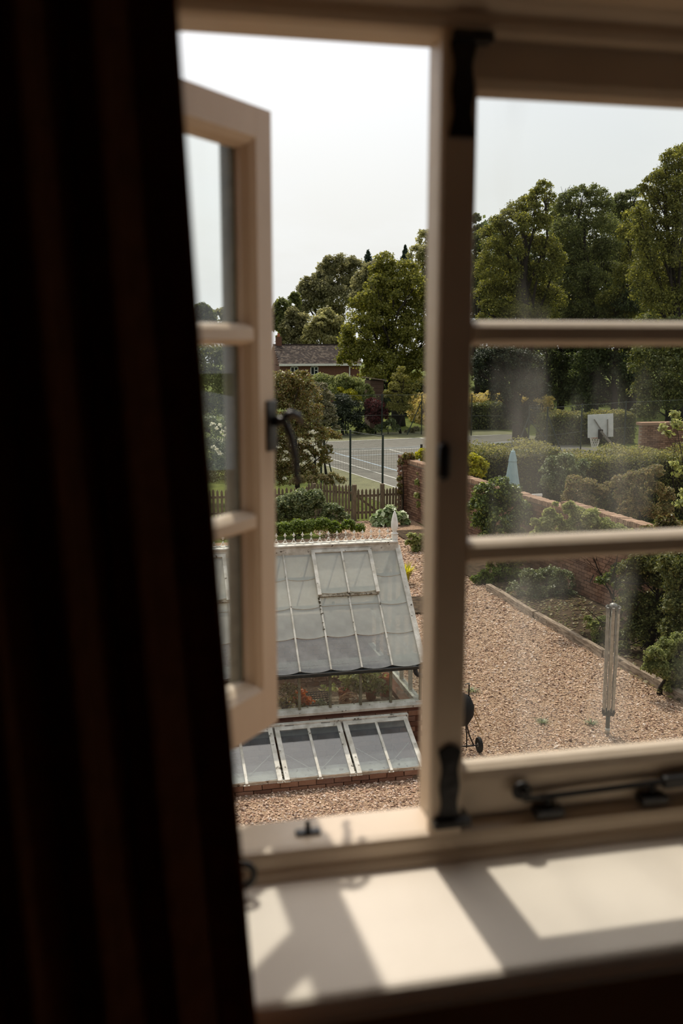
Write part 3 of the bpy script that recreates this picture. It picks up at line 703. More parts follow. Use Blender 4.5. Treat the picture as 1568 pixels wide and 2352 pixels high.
# ------------------------------------------------------------------ greenhouse
GX1, GW, NC = 3.873, 0.418, 11
GX0 = GX1-GW*NC
GYF, GZ0 = 12.385, 1.225                # foot of the roof glass
GYR, GZR = 13.680, 2.520                # its head under the ridge
SL = math.hypot(GYR-GYF, GZR-GZ0); SA = math.atan2(GZR-GZ0, GYR-GYF)
gh = thing('greenhouse', ((GX0+GX1)/2, 13.7, 0), 'white timber greenhouse with scalloped roof panes and spiked ridge cresting', 'greenhouse')
def onroof(x, s, up=0.0):               # point on the front roof slope, s metres from the foot
    return Vector((x, GYF+s*math.cos(SA)-up*math.sin(SA), GZ0+s*math.sin(SA)+up*math.cos(SA)))
M['gh_edge'] = pmat('pale_pane_edge', (226, 214, 194), (200, 178, 150), 14, 0.8)  # pane edges coloured paler than the glass
def pane_mesh(name, w, L, sag, t=0.008, mat=None):
    n = 8; pts = [(0, L), (0, 0)]+[(w*i/n, -sag*(1-(2*i/n-1)**2)) for i in range(1, n)]+[(w, 0), (w, L)]
    N = len(pts); V = [(x, y, 0) for x, y in pts]+[(x, y, t) for x, y in pts]
    Fc = [tuple(range(N-1, -1, -1)), tuple(range(N, 2*N))]+[(k, (k+1) % N, N+(k+1) % N, N+k) for k in range(N)]
    me = bpy.data.meshes.new(name); me.from_pydata(V, [], Fc); me.materials.append(mat); me.materials.append(M['gh_edge'])
    for i, p in enumerate(me.polygons): p.material_index = 1 if i >= 2 and abs(p.normal.x) < 0.9 and p.normal.y < 0.5 else 0
    return me
rowL = SL/4
pm_ = pane_mesh('glass_pane', GW-0.012, rowL+0.03, 0.034, mat=M['gh_glass'])
pml = pane_mesh('glass_pane', GW-0.012, rowL+0.03, 0.034, mat=M['gh_glass_low'])
pms = pane_mesh('glass_pane', GW-0.012, rowL*0.58+0.02, 0.0, mat=M['gh_glass'])
vents = [(1, 3), (6, 8)]                # columns counted from the right-hand end
def under_vent(c): return any(a <= c < b for a, b in vents)
for c in range(NC):
    x = GX1-(c+1)*GW+0.006
    for r in range(4):
        if under_vent(c) and r == 3: continue
        me = pms if (under_vent(c) and r == 2) else (pml if r == 0 and c > 0 else pm_)
        put('glass_pane', me, None, gh, loc=onroof(x, r*rowL-(0.045 if r == 0 else 0.0), 0.004+0.0015*r % 2), rot=(SA-0.012, 0, 0))
    p1 = (x, 2*GYR+0.08-GYF-0.0, GZ0)   # the far slope in longer sheets
back = pane_mesh('glass_pane', GW-0.012, SL, 0.02, mat=M['gh_back'])
YB = 2*(GYR+0.05)-GYF
for c in range(NC):
    x = GX1-c*GW-0.006
    put('glass_pane', back, None, gh, loc=(x, YB, GZ0), rot=(SA, 0, math.pi))
for c in range(1, NC+1):                # roof bars
    x = GX1-c*GW
    s1 = SL
    b = MB(); b.bar(onroof(x, -0.05, 0.010), onroof(x, s1, 0.010), 0.022, 0.034, upv=(0, -math.sin(SA), math.cos(SA)))
    b.build('roof_bar', M['gh_white'], gh)
    MB().bar((x, YB, GZ0+.01), (x, GYR+.07, GZR+.01), 0.022, 0.034).build('roof_bar', M['gh_white'], gh)
MB().bar(onroof(GX1+0.012, -0.05, 0.012), onroof(GX1+0.012, SL+0.02, 0.012), 0.075, 0.05, upv=(0, -math.sin(SA), math.cos(SA))).build('barge_board', M['gh_white'], gh)
MB().bar((GX1+0.012, YB+.03, GZ0), (GX1+0.012, GYR+.06, GZR+.02), 0.075, 0.05).build('barge_board', M['gh_white'], gh)
# eaves plate under the glass: the pale band near the foot
MB().bx(GX0, GX1, GYF+0.01, GYF+0.07, GZ0-0.055, GZ0-0.0).build('eaves_plate', M['gh_white'], gh)
MB().bar(onroof(GX0, .075, -.010), onroof(GX1, .075, -.010), 0.075, 0.014, upv=(0, -math.sin(SA), math.cos(SA))).build('eaves_plate', M['gh_white'], gh)
# purlin and white inner stays, glimpsed through the shaded panes
MB().bar(onroof(GX0, SL*.5, -.05), onroof(GX1, SL*.5, -.05), .05, .05).build('purlin', M['gh_white'], gh)
for k in range(5):
    x = GX1-0.10-k*0.95
    MB().bar(onroof(x, SL*.55, -.05), (x-.25, GYF+.35, 1.5), .03, .03).build('roof_stay', M['gh_white'], gh)
# vents
for a, b in vents:
    xr, xl = GX1-a*GW, GX1-b*GW; s0, s1 = SL*0.595, SL*0.985
    vf = MB(); uv = (0, -math.sin(SA), math.cos(SA)); up = 0.052
    for x in (xl+0.004, xr-0.004): vf.bar(onroof(x, s0-0.02, up), onroof(x, s1, up), 0.05, 0.04, upv=uv)
    vf.bar(onroof(xl-0.02, s1-0.02, up+.001), onroof(xr+0.02, s1-0.02, up+.001), 0.05, 0.04, upv=uv)
    v = vf.build('roof_vent', M['gh_white'], gh)
    MB().bar(onroof((xl+xr)/2, s0-.01, up+.008), onroof((xl+xr)/2, s1-.03, up+.008), 0.022, 0.03, upv=uv).build('vent_bar', M['gh_white'], v)
    MB().bar(onroof(xl-.01, s0-.025, up-.016), onroof(xr+.01, s0-.025, up-.016), 0.035, 0.026, upv=uv).build('vent_sill', M['gh_dirty'], v)
    vp = pane_mesh('glass_pane', GW-0.04, s1-s0-0.05, 0.020, mat=M['gh_glass'])
    for i in (0, 1): put('glass_pane', vp, None, v, loc=onroof(xl+0.026+i*(GW-0.012), s0+0.012, up+0.0), rot=(SA-0.01, 0, 0))
# moss and grime lumps along some bars
def lumps(name, pts, mat, parent, seed=1, flat=0.6):
    r = random.Random(seed); b = MB()
    for p, s in pts:
        c = Vector(p); ring = []
        for k in range(7): ring.append((1+r.uniform(-.35, .35)))
        prof = [(0.35*s, -0.1*s), (s, 0.0), (0.75*s, flat*s*0.6), (0.25*s, flat*s)]
        i0 = len(b.v); b.lathe(prof, c, 7)
        b.v[i0:] = [(x+r.uniform(-.2, .2)*s, y+r.uniform(-.2, .2)*s, z) for x, y, z in b.v[i0:]]
    o = b.build(name, mat, parent); o['kind'] = 'stuff'; return o
rr = random.Random(9); mp = []
for c, lo, hi, n, sz in ((3, .27, .60, 15, .016), (2, .22, .62, 7, .010), (1, .30, .36, 2, .010), (3, .78, .98, 3, .010), (2, .55, .72, 4, .013), (1, .5, .6, 2, .009), (4, .3, .9, 4, .008), (7, .1, .8, 6, .009), (0, .2, .9, 4, .007)):
    for i in range(n):
        s = SL*(lo+(hi-lo)*rr.random()); mp.append((onroof(GX1-c*GW+rr.uniform(-.012, .006), s, 0.020), sz*rr.uniform(.6, 1.3)))
lumps('moss', mp, M['moss'], gh)
# ridge board, capping, cresting, end post with finial
MB().bx(GX0, GX1+.02, GYR-.05, GYR+.12, GZR-.065, GZR+.085).build('ridge_board', M['gh_white'], gh, bevel=.006)
MB().bx(GX0, GX1+.01, GYR-.075, GYR+.15, GZR+.085, GZR+.108).build('ridge_cap', M['gh_white'], gh, bevel=.005)
RZ, RY = GZR+.108, GYR+.045
cs = MB(); P_ = 0.126
for sg in (-1, 1): cs.tube([(sg*(P_/2-(P_/2-.005)*math.cos(t)), 0, .068+(P_/2-.005)*math.sin(t)) for t in [-math.pi/2+math.pi/2*i/7 for i in range(8)]], 0.006, 6)
cs.tube([(0, 0, 0.085), (0, 0, 0.118), (0, 0, 0.142)], [0.008, 0.010, 0.002], 6)
cs.tube([(-0.021, 0, 0.104), (-0.010, 0, 0.114), (0.010, 0, 0.114), (0.021, 0, 0.104)], [0.004, 0.008, 0.008, 0.004], 6)
cs.tube([(-P_/2, 0, 0.003), (P_/2, 0, 0.003)], 0.006, 6)
csm = cs.mesh('crest_spike', True)
for i in range(36):
    x = GX1-0.115-i*P_
    if x < GX0: break
    put('crest_spike', csm, M['gh_clean'], gh, loc=(x, RY, RZ)).scale = (1, 1.2, 1.18)
fx, fy = GX1-.015, GYR+.045
MB().bx(fx-.040, fx+.040, fy-.040, fy+.040, GZR-.10, GZR+.19).build('ridge_post', M['gh_clean'], gh, bevel=.006)
MB().lathe([(.052, 0), (.052, .014), (.030, .026), (.030, .045), (.044, .075), (.052, .12), (.050, .17), (.040, .23), (.026, .29), (.012, .33), (.002, .345)], (fx, fy, GZR+.19), 20).build('finial', M['gh_clean'], gh, smooth=True)
# gutter, its brackets and the downpipe
gt = MB(); hr = [(math.cos(math.radians(t))*.062, math.sin(math.radians(t))*.062) for t in range(180, 361, 20)]
gt.prism(hr+[(x*.85, y*.85) for x, y in reversed(hr)], lambda u, v: (GX0, GYF-.058+u, GZ0-.040+v), lambda u, v: (GX1+.02, GYF-.058+u, GZ0-.040+v))
gt.build('gutter', M['black_paint'], gh, smooth=False)
MB().bx(GX0, GX1, GYF-.008, GYF+.014, GZ0-.10, GZ0-.02).build('gutter_board', M['black_paint'], gh)
d0 = at(951, 1528, GYF-.05); d1 = at(955, 1546, GYF-.04); d2 = at(966, 1551, GYF+.0); d3 = at(975, 1556, GYF+.03)
MB().tube([d0, d1, d1.lerp(d2, .4)+Vector((0, 0, -.012)), d2, d3, (d3.x+.01, d3.y, d3.z-.15), (d3.x+.01, d3.y, .02)], .030, 12).build('downpipe', M['black_paint'], gh, smooth=True)
# front wall: sill, mullions and panes
FZ0, FZ1 = 0.665, GZ0-.055
MB().prism([(GYF+.07, .585), (GYF-.05, .585), (GYF-.055, .62), (GYF-.0, .648), (GYF+.07, FZ0)], lambda u, v: (GX0, u, v), lambda u, v: (GX1+.03, u, v)).build('wall_sill', M['gh_white'], gh)
M['gh_mull'] = pmat('backlit_wall_bar', (122, 120, 100), (86, 84, 68), 14, .7, .2, 60)  # darker than the white frame: backlit shade put into the bar colour
for c in range(NC+1):
    x = GX1-c*GW
    MB().bx(x-.016, x+.016, GYF+.005, GYF+.045, FZ0-.01, FZ1).build('wall_bar', M['gh_mull'], gh)
    if c < NC: MB().bx(x-GW+.014, x-.014, GYF+.024, GYF+.028, FZ0-.005, FZ1).build('glass_pane', M['gh_wall_glass'], gh)
MB().bx(GX0, GX1, GYF-.02, GYF+.20, 0, .585).build('plinth', M['house_brick'], gh)
brick_face(gh, (GX0, GYF-.022), (GX1, GYF-.022), 0.0, .585, M['brick_near'], single=lambda x, y, z: False)
# right-hand end wall
ex = GX1-.01
MB().bx(ex-.2, ex+.02, GYF+.2, YB-.05, 0, .585).build('plinth', M['house_brick'], gh)
MB().bx(ex-.06, ex+.04, GYF-.02, YB, .585, .66).build('wall_sill', M['gh_white'], gh)
for k in range(1, 6):
    y = GYF+(YB-GYF)*k/6; h = GZ0+(min(y-GYF, YB-y))*math.tan(SA)-.03
    MB().bx(ex-.03, ex+.02, y-.022, y+.022, .65, h).build('wall_bar', M['gh_white'], gh)
MB().bx(ex-.025, ex+.015, GYF, YB, GZ0-.06, GZ0-.0).build('end_rail', M['gh_white'], gh)
for k in range(6):
    y0 = GYF+(YB-GYF)*k/6+.022; y1 = GYF+(YB-GYF)*(k+1)/6-.022; hh = lambda y: GZ0+(min(y-GYF, YB-y))*math.tan(SA)-.02
    MB().prism([(y0, .65), (y1, .65), (y1, hh(y1)), (y0, hh(y0))], lambda u, v: (ex-.003, u, v), lambda u, v: (ex+.003, u, v)).build('glass_pane', M['gh_wall_glass'], gh)
# low brick wall at the back
MB().bx(GX0, GX1, YB-.02, YB+.18, 0, 1.2).build('back_wall', M['mortar'], gh)
brick_face(gh, (GX0, YB-.032), (GX1-.2, YB-.032), 0.0, 1.2, M['brick_near'], single=lambda x, y, z: x > 1.9 and .1 < z < .9, limit=95)
# staging inside and what stands on it
bn = thing('greenhouse_bench', (2.2, 12.85, 0), 'slatted wooden bench inside the greenhouse behind the front panes', 'bench')
for k in range(6): MB().bx(GX0+.3, GX1-.22, 12.46+k*.115, 12.46+k*.115+.095, .50, .525).build('slat', M['oak_pale'], bn)
for x in (GX0+.4, .4, 1.7, 2.7, GX1-.3):
    for y in (12.52, 13.08): MB().bx(x-.025, x+.025, y-.025, y+.025, 0, .50).build('leg', M['oak_pale'], bn)
def pot(name, label, p, r, h, mat, plant=None, cat='plant', leafm_='l_ivy', n=500, size=.05, spread=(.12, .12, .12), lift=.08, seed=1, flowers=None):
    t = thing(name, p, label, cat); x, y, z = p
    MB().lathe([(r*.72, 0), (r*.95, h*.8), (r, h*.8), (r*1.02, h), (r*.9, h), (r*.88, h*.86), (.001, h*.85)], p, 16).build('pot', mat, t, smooth=True)
    if plant:
        c = (x, y, z+h+lift)
        foliage('foliage', [(c, spread), ((x+spread[0]*.5, y, c[2]-spread[2]*.4), tuple(s*.7 for s in spread))], n, size, M[leafm_], t, seed, clumps=9, clump=.5)
        b = MB()
        for k in range(5): b.tube([(x, y, z+h*.8), (x+rr.uniform(-.4, .4)*spread[0], y, c[2]), (x+rr.uniform(-.8, .8)*spread[0], y+rr.uniform(-.5, .5)*spread[1], c[2]+spread[2]*.5)], .004, 5)
        b.build('stem', M['bark'], t)
        if flowers:
            foliage('blossom', [((x, y-.03, c[2]+spread[2]*.6), (spread[0]*.7, .05, spread[2]*.4))], 60, .035, flowers, t, seed+5, clumps=6, clump=.25, aspect=.95)
    return t
BZ = .526
def bench_at(px, py, Y): q = at(px, py, Y); return (q.x, Y, BZ)
pot('potted_plant', 'leafy green and russet potted plant just right of the open casement stile', bench_at(657, 1600, 12.66), .075, .13, M['black_pot'], True, leafm_='l_photinia', n=700, size=.04, spread=(.19, .12, .20), seed=3)
pot('potted_plant', 'orange-leaved potted plant behind the greenhouse front panes', bench_at(689, 1600, 12.72), .06, .11, M['black_pot'], True, leafm_='l_orange', n=360, size=.05, spread=(.14, .1, .13), lift=.05, seed=4)
pot('potted_plant', 'small dark green potted plant below the black seed tray', bench_at(736, 1605, 12.60), .05, .09, M['black_pot'], True, leafm_='l_hydr', n=160, size=.035, spread=(.07, .07, .06), lift=.03, seed=5)
pot('potted_plant', 'broad pale-leaved potted plant under the middle of the black gutter', bench_at(790, 1560, 12.95), .09, .16, M['terracotta'], True, leafm_='l_vine', n=420, size=.08, spread=(.28, .16, .16), lift=.10, seed=6)
pot('potted_plant', 'bushy light green potted plant left of the glass bowl', bench_at(852, 1560, 12.92), .09, .16, M['terracotta'], True, leafm_='l_light', n=800, size=.055, spread=(.25, .15, .22), lift=.08, seed=7)
pot('potted_plant', 'white-flowered potted plant seen through the bottom pane of the open casement', bench_at(516, 1590, 12.75), .07, .12, M['terracotta'], True, leafm_='l_bright', n=260, size=.045, spread=(.15, .1, .11), lift=.06, seed=8, flowers=M['flower'])
M['red_petal'] = rnd_mat('red_petal', [(150, 30, 34), (190, 50, 50)], .7, .3)
pot('potted_plant', 'red-flowered potted plant seen through the bottom pane of the open casement', bench_at(549, 1585, 12.85), .07, .12, M['terracotta'], True, leafm_='l_bright', n=260, size=.045, spread=(.14, .1, .11), lift=.06, seed=9, flowers=M['red_petal'])
pot('flower_pot', 'small empty grey flower pot in front of the seed tray', bench_at(707, 1617, 12.58), .055, .085, M['steel'], None, 'pot')
pot('flower_pot', 'dark empty plastic pot at the foot of the broad-leaved plant', bench_at(758, 1612, 12.60), .05, .09, M['black_pot'], None, 'pot')
pot('flower_pot', 'upturned-looking terracotta pot under the right end of the gutter', bench_at(884, 1556, 13.02), .10, .30, M['terracotta'], None, 'pot')
# clear bowl
q = bench_at(925, 1577, 12.78)
gb = MB().lathe([(.05, 0), (.085, .05), (.10, .14), (.105, .17), (.098, .17), (.093, .14), (.078, .055), (.001, .012)], q, 20).build('glass_bowl', M['gh_wall_glass'], smooth=True); tag(gb, 'clear glass bowl near the right end of the greenhouse bench', 'bowl')
# lattice seed tray leaning on the plants behind
tr = thing('seed_tray', bench_at(725, 1590, 12.9), 'black plastic lattice seed tray lying tilted on the greenhouse bench', 'tray')
b = MB(); tx, ty, tz = bench_at(725, 1590, 12.9); W_, D_ = .36, .26
def tp(u, v): return (tx+u, ty-.02+v*.8, tz+.07+v*.55)
for i in range(10): b.bar(tp(-W_/2+W_*i/9, -D_/2), tp(-W_/2+W_*i/9, D_/2), .008, .012)
for i in range(8): b.bar(tp(-W_/2, -D_/2+D_*i/7), tp(W_/2, -D_/2+D_*i/7), .008, .012)
b.build('lattice', M['black_pot'], tr)
b = MB()
for i, j in ((-1, -1), (1, -1), (1, 1), (-1, 1)): p = tp(i*W_/2, j*D_/2); b.bar(p, (p[0], p[1]+.01, BZ), .012, .012)
b.build('leg', M['black_pot'], tr)
# coil of dry stems
cx, cyy, cz = bench_at(800, 1605, 12.66); b = MB(); r5 = random.Random(4)
for k in range(9):
    a0 = r5.uniform(0, 6.28); R_ = r5.uniform(.08, .15); sq = r5.uniform(.4, .8)
    b.tube([(cx+R_*math.cos(a0+t*.5), cyy+.03*math.sin(t+k), cz+.10+sq*R_*math.sin(a0+t*.5)*.9+.004*k) for t in range(11)], .0055, 5)
for k in range(6): b.tube([(cx+r5.uniform(-.05, .05), cyy, cz+.12), (cx+r5.uniform(-.12, .12), cyy-.05, cz+.04), (cx+r5.uniform(-.2, .16), cyy-.08, cz+.005)], .005, 5)
tag(b.build('stalk_coil', M['rope'], smooth=True), 'loose brown coil of hose in front of the broad-leaved potted plant', 'stalks')

# ------------------------------------------------------------------ cold frame
cf = thing('cold_frame', (1.8, 11.75, 0), 'low cold frame with sloping glazed lights along the greenhouse front', 'cold frame')
CY0, CZ0, CY1, CZ1 = 11.40, .155, 12.22, .49
CX0, CX1 = -.93, 3.63
MB().bx(CX0, CX1, CY0+.03, CY0+.20, 0, .115).build('plinth', M['mortar'], cf)
brick_face(cf, (CX0, CY0+.02), (CX1, CY0+.02), -0.03, .125, M['brick_near'], single=lambda x, y, z: x > .6)
MB().bx(CX1-.18, CX1, CY0+.05, CY1, 0, .12).build('end_wall', M['house_brick'], cf)
MB().bx(CX0, CX1+.02, CY0, CY0+.10, .115, .148).build('front_board', M['gh_white'], cf)
MB().bx(CX0, CX1+.02, CY1-.01, CY1+.06, .38, .545).build('hinge_board', M['gh_white'], cf, bevel=.004)
MB().bar((CX0, CY0+.13, .150), (CX1, CY0+.13, .150), .20, .012, upv=(0, -.34, .94)).build('pale_strip', M['gh_white'], cf)  # added pale strip under the glass for the bright band low in the panes
MB().bx(CX0, CX1, CY0+.2, CY1, .0, .03).build('bed', M['soil'], cf)
LA = math.atan2(CZ1-CZ0, CY1-CY0); LL = math.hypot(CZ1-CZ0, CY1-CY0)
def oncf(x, s, up=0.0): return Vector((x, CY0+s*math.cos(LA)-up*math.sin(LA), CZ0+s*math.sin(LA)+up*math.cos(LA)))
uv = (0, -math.sin(LA), math.cos(LA)); LW = .912
for k in range(5):
    x1 = 3.625-k*LW; x0 = x1-LW+.028
    f = MB()
    for x in (x0+.03, x1-.03): f.bar(oncf(x, -.035, .018), oncf(x, LL, .018), .06, .036, upv=uv)
    f.bar(oncf(x0, LL-.035, .0185), oncf(x1, LL-.035, .0185), .07, .034, upv=uv)
    f.bar(oncf(x0+.03, .012, .006), oncf(x1-.03, .012, .006), .05, .02, upv=uv)
    lt = f.build('frame_light', M['gh_white'], cf)
    xm = (x0+x1)/2
    MB().bar(oncf(xm, -.04, .020), oncf(xm, LL-.06, .020), .034, .034, upv=uv).build('light_bar', M['gh_white'], lt)
    pm2 = pane_mesh('glass_pane', LW/2-.082, LL-.05, .018, mat=M['cf_glass'])
    for xx in (x0+.062, xm+.019): put('glass_pane', pm2, None, lt, loc=oncf(xx, .0, .020), rot=(LA, 0, 0))
    for xx, xe in ((x0+.08, xm-.06), (x1-.08, xm+.06)):
        MB().tube([oncf(xx, .46, -.03), oncf(xe, .16, -.04)], .006, 6).build('support_wire', M['gh_white'], lt)
    for xx in (x0+.03, xm, x1-.03): MB().bar(oncf(xx-.035, -.035, .0), oncf(xx+.035, -.035, .0), .02, .012, upv=uv).build('glass_clip', M['gh_white'], lt)
    for xx in (x0+.2, x1-.2): MB().bar(oncf(xx-.06, LL+.005, .038), oncf(xx+.06, LL+.005, .038), .02, .006, upv=uv).build('hinge', M['steel'], lt)
lumps('moss', [(oncf(3.625-k*LW+.012, s, -.004), .014*rr.uniform(.7, 1.3)) for k in (1, 2) for s in (.08, .12, .22, .30, .05)], M['moss'], cf)
# ------------------------------------------------------------------ garden wall
WA, WB = Vector((8.70, 29.75)), Vector((10.30, 13.0))
def wpt(t, off=0.0):                    # t metres from the gate end along the wall face
    d = (WB-WA).normalized(); n = Vector((-d.y, d.x)); p = WA+d*t+n*off; return p   # +off goes behind the face
WL = (WB-WA).length
gw = thing('wall_garden', (9.5, 21.4, 0), 'long red brick garden wall with brick-on-edge coping along the gravel path', kind='structure')
def wall_seg(t0, t1, h):
    a, b, c, d = wpt(t0, .012), wpt(t1, .012), wpt(t1, .22), wpt(t0, .22)
    MB().add([(*a, 0), (*b, 0), (*c, 0), (*d, 0), (*a, h), (*b, h), (*c, h), (*d, h)],
             [(0, 3, 2, 1), (4, 5, 6, 7), (0, 1, 5, 4), (1, 2, 6, 5), (2, 3, 7, 6), (3, 0, 4, 7)]).build('mortar_core', M['mortar'], gw)
    V, R = [], []; r = random.Random(int(t0)); t = t0+.02
    q = [(0, 3, 2, 1), (4, 5, 6, 7), (0, 1, 5, 4), (1, 2, 6, 5), (2, 3, 7, 6), (3, 0, 4, 7)]
    while t < t1-.07:                   # brick-on-edge coping, laid across the wall
        e = [wpt(t, -.02+r.uniform(-.006, .006)), wpt(t+.066, -.02+r.uniform(-.006, .006)), wpt(t+.066, .245), wpt(t, .245)]; hz = h+.105+r.uniform(-.012, .008)
        co = [(*p, h) for p in e]+[(*p, hz) for p in e]
        for f in q: V += [co[i] for i in f]; R.append(0); R[-1] = 0
        v = r.random(); R[-6:] = [v]*6; t += .076
    o = put('coping_bricks', quads_mesh('coping_bricks', np.array(V), R), M['coping'], gw); o['kind'] = 'stuff'
wall_seg(0, 9.4, 1.72); wall_seg(9.4, WL, 1.84)
def wy(y): return 16.7 < y < 20.9
brick_face(gw, wpt(0), wpt(WL), 0.0, 1.72, M['brick_near'], single=lambda x, y, z: wy(y) and .0 < z < 1.3, limit=295, seed=8)
brick_face(gw, wpt(9.4), wpt(WL), 1.72, 1.80, M['brick_near'], single=lambda *a: False, seed=9)
pa = wpt(-.02, -.12)
MB().bx(8.56, 8.92, 29.60, 29.96, 0, 1.84).build('pier', M['mortar'], gw)
brick_face(gw, (8.565, 29.585), (8.92, 29.585), 0, 1.84, M['brick_near'], single=lambda *a: False, seed=10)
brick_face(gw, (8.545, 29.97), (8.545, 29.60), 0, 1.84, M['brick_near'], single=lambda *a: False, seed=11)
MB().bx(8.52, 8.96, 29.55, 30.0, 1.84, 1.93).build('pier_cap', M['brick_near'], gw)
def wall_lamp(label, p, dirx):
    t = thing('wall_lamp', p, label, 'lamp'); x, y, z = p
    b = MB().lathe([(.07, 0), (.075, .012), (.06, .022)], (0, 0, 0), 16); b.v = [(x+dirx*c, y+a, z+bb) for a, bb, c in b.v]
    b.build('back_plate', M['steel'], t, smooth=True)
    b = MB().lathe([(.062, .02), (.066, .05), (.058, .09), (.036, .12), (.004, .132)], (0, 0, 0), 16); b.v = [(x+dirx*c, y+a, z+bb) for a, bb, c in b.v]
    b.build('dome', M['white'], t, smooth=True)
wall_lamp('round white bulkhead lamp on the ivy-clad end pier of the garden wall', tuple(at(927, 1084, 29.75)), -1)
q = wpt(9.9, -.0)
def dome_lamp():
    p = at(1279, 1203, 19.6); t = thing('wall_lamp', (p.x, p.y, p.z), 'pale dome lamp among the climbing leaves below the wall coping', 'lamp')
    MB().lathe([(.085, -.03), (.085, 0), (.075, .035), (.05, .062), (.004, .075)], p, 18).build('dome', M['white'], t, smooth=True)
    b = MB().bx(p.x, p.x+.28, p.y-.02, p.y+.02, p.z-.045, p.z-.02); b.build('bracket', M['iron'], t)
dome_lamp()

# ------------------------------------------------------------------ bed between path and wall, timber edging
bed = MB(); q = [(7.98, 20.4), (8.06, 17.9), (8.23, 15.3), (8.42, 13.0), (8.7, 10.5), (10.6, 10.5), (10.25, 13.5), (8.95, 27.4), (7.6, 27.4), (7.75, 23)]
bed.prism(q, lambda u, v: (u, v, -.02), lambda u, v: (u, v, .035))
struct('flower_bed', bed, M['soil'], 'dark leaf-littered soil bed between the gravel and the garden wall')
def sleeper(label, a, b, w=.13, h=.14, seed=1):
    a, b = Vector((*a, .0)), Vector((*b, .0)); d = (b-a); L = d.length; d.normalize(); n = Vector((-d.y, d.x, 0)); r = random.Random(seed)
    V, Fc = [], []; N = 9
    for i in range(N+1):
        p = a+d*(L*i/N); j = [r.uniform(-.008, .008) for _ in range(4)]
        V += [p-n*(w/2+j[0])+Vector((0, 0, -.02)), p+n*(w/2+j[1])+Vector((0, 0, -.02)), p+n*(w/2-.012+j[1])+Vector((0, 0, h+j[2])), p-n*(w/2-.012+j[0])+Vector((0, 0, h+j[3]))]
    for i in range(N):
        for k in range(4): Fc.append((i*4+k, i*4+(k+1) % 4, (i+1)*4+(k+1) % 4, (i+1)*4+k))
    Fc += [(3, 2, 1, 0), (N*4, N*4+1, N*4+2, N*4+3)]
    t = thing('timber_edging', a, label, 'timber'); MB().add(V, Fc).build('beam', M['timber'], t); return t
sl = [((7.90, 20.35), (7.985, 17.98)), ((8.005, 17.95), (8.155, 15.35)), ((8.165, 15.32), (8.34, 12.95)), ((8.35, 12.92), (8.56, 10.9))]
sl_l = ['weathered timber edging beam at the far end of the bed', 'weathered timber edging beam second from the far end, left of the clothes airer',
        'weathered timber edging beam running behind and right of the clothes airer', 'weathered timber edging beam nearest the house, mostly hidden by the casement rail']
for (a, b), lb in zip(sl, sl_l): sleeper(lb, a, b, seed=len(lb))
# leaf litter on the bed
rng = np.random.default_rng(3); n = 1500
P = np.stack([rng.uniform(8.1, 9.6, n), rng.uniform(13, 21, n), rng.uniform(.04, .06, n)], 1)
lt_ = put('leaf_litter', quads_mesh('leaf_litter', leaves(P, .07, rng, upb=2.5), rng.random(n)), M['l_brownred']); tag(lt_, 'brown fallen leaves on the bed', 'leaves', kind='stuff')

# ------------------------------------------------------------------ rotary clothes airer (folded)
ax_, ay_ = 6.585, 12.215
ar = thing('clothes_airer', (ax_, ay_, 0), 'folded aluminium rotary clothes airer standing in the gravel', 'clothes airer')
MB().tube([(ax_, ay_, 0), (ax_, ay_, .09)], .034, 14).build('ground_socket', M['alu'], ar, smooth=True)
MB().tube([(ax_, ay_, .08), (ax_, ay_, .30)], .030, 14).build('lower_pole', M['plastic_dark'], ar, smooth=True)
MB().tube([(ax_, ay_, .28), (ax_, ay_, 1.86)], .024, 14).build('pole', M['alu'], ar, smooth=True)
MB().lathe([(.028, 0), (.055, .02), (.062, .06), (.055, .10), (.03, .12)], (ax_, ay_, .26), 12).build('bottom_hub', M['plastic_dark'], ar, smooth=True)
MB().lathe([(.03, 0), (.055, .015), (.058, .05), (.05, .075), (.02, .09)], (ax_, ay_, 1.82), 12).build('top_hub', M['steel'], ar, smooth=True)
MB().tube([(ax_-.005, ay_-.03, 1.50), (ax_-.005, ay_-.03, 1.78)], .026, 10).build('slider', M['iron'], ar, smooth=True)
for k in range(8):
    a = math.radians(20+45*k); r0, r1 = (.085, .098) if k % 2 == 0 else (.070, .082)
    c, s = math.cos(a), math.sin(a)
    arm = MB().bar((ax_+c*r0, ay_+s*r0, .34), (ax_+c*r1, ay_+s*r1, 1.80), .044, .018, upv=(c, s, 0)).build('arm', M['alu'], ar, bevel=.003)
    MB().lathe([(.018, 0), (.022, .02), (.022, .075), (.014, .09)], (ax_+c*r0, ay_+s*r0, .29), 8).build('arm_end', M['iron'], arm)
    MB().bar((ax_+c*r1, ay_+s*r1, 1.78), (ax_+c*(r1+.012), ay_+s*(r1+.012), 1.86), .034, .022, upv=(c, s, 0)).build('arm_end', M['steel'], arm)
ln = MB(); r5 = random.Random(2)
for k in range(14):
    a = r5.uniform(0, 6.28); c, s = math.cos(a), math.sin(a); rr_ = r5.uniform(.05, .088)
    ln.tube([(ax_+c*rr_, ay_+s*rr_, 1.72), (ax_+c*(rr_+.008), ay_+s*(rr_-.01), 1.1+r5.uniform(-.1, .1)), (ax_+math.cos(a+.4)*rr_, ay_+math.sin(a+.4)*rr_, .42+r5.uniform(-.05, .1))], .0035, 4)
ln.build('washing_line', M['white'], ar)

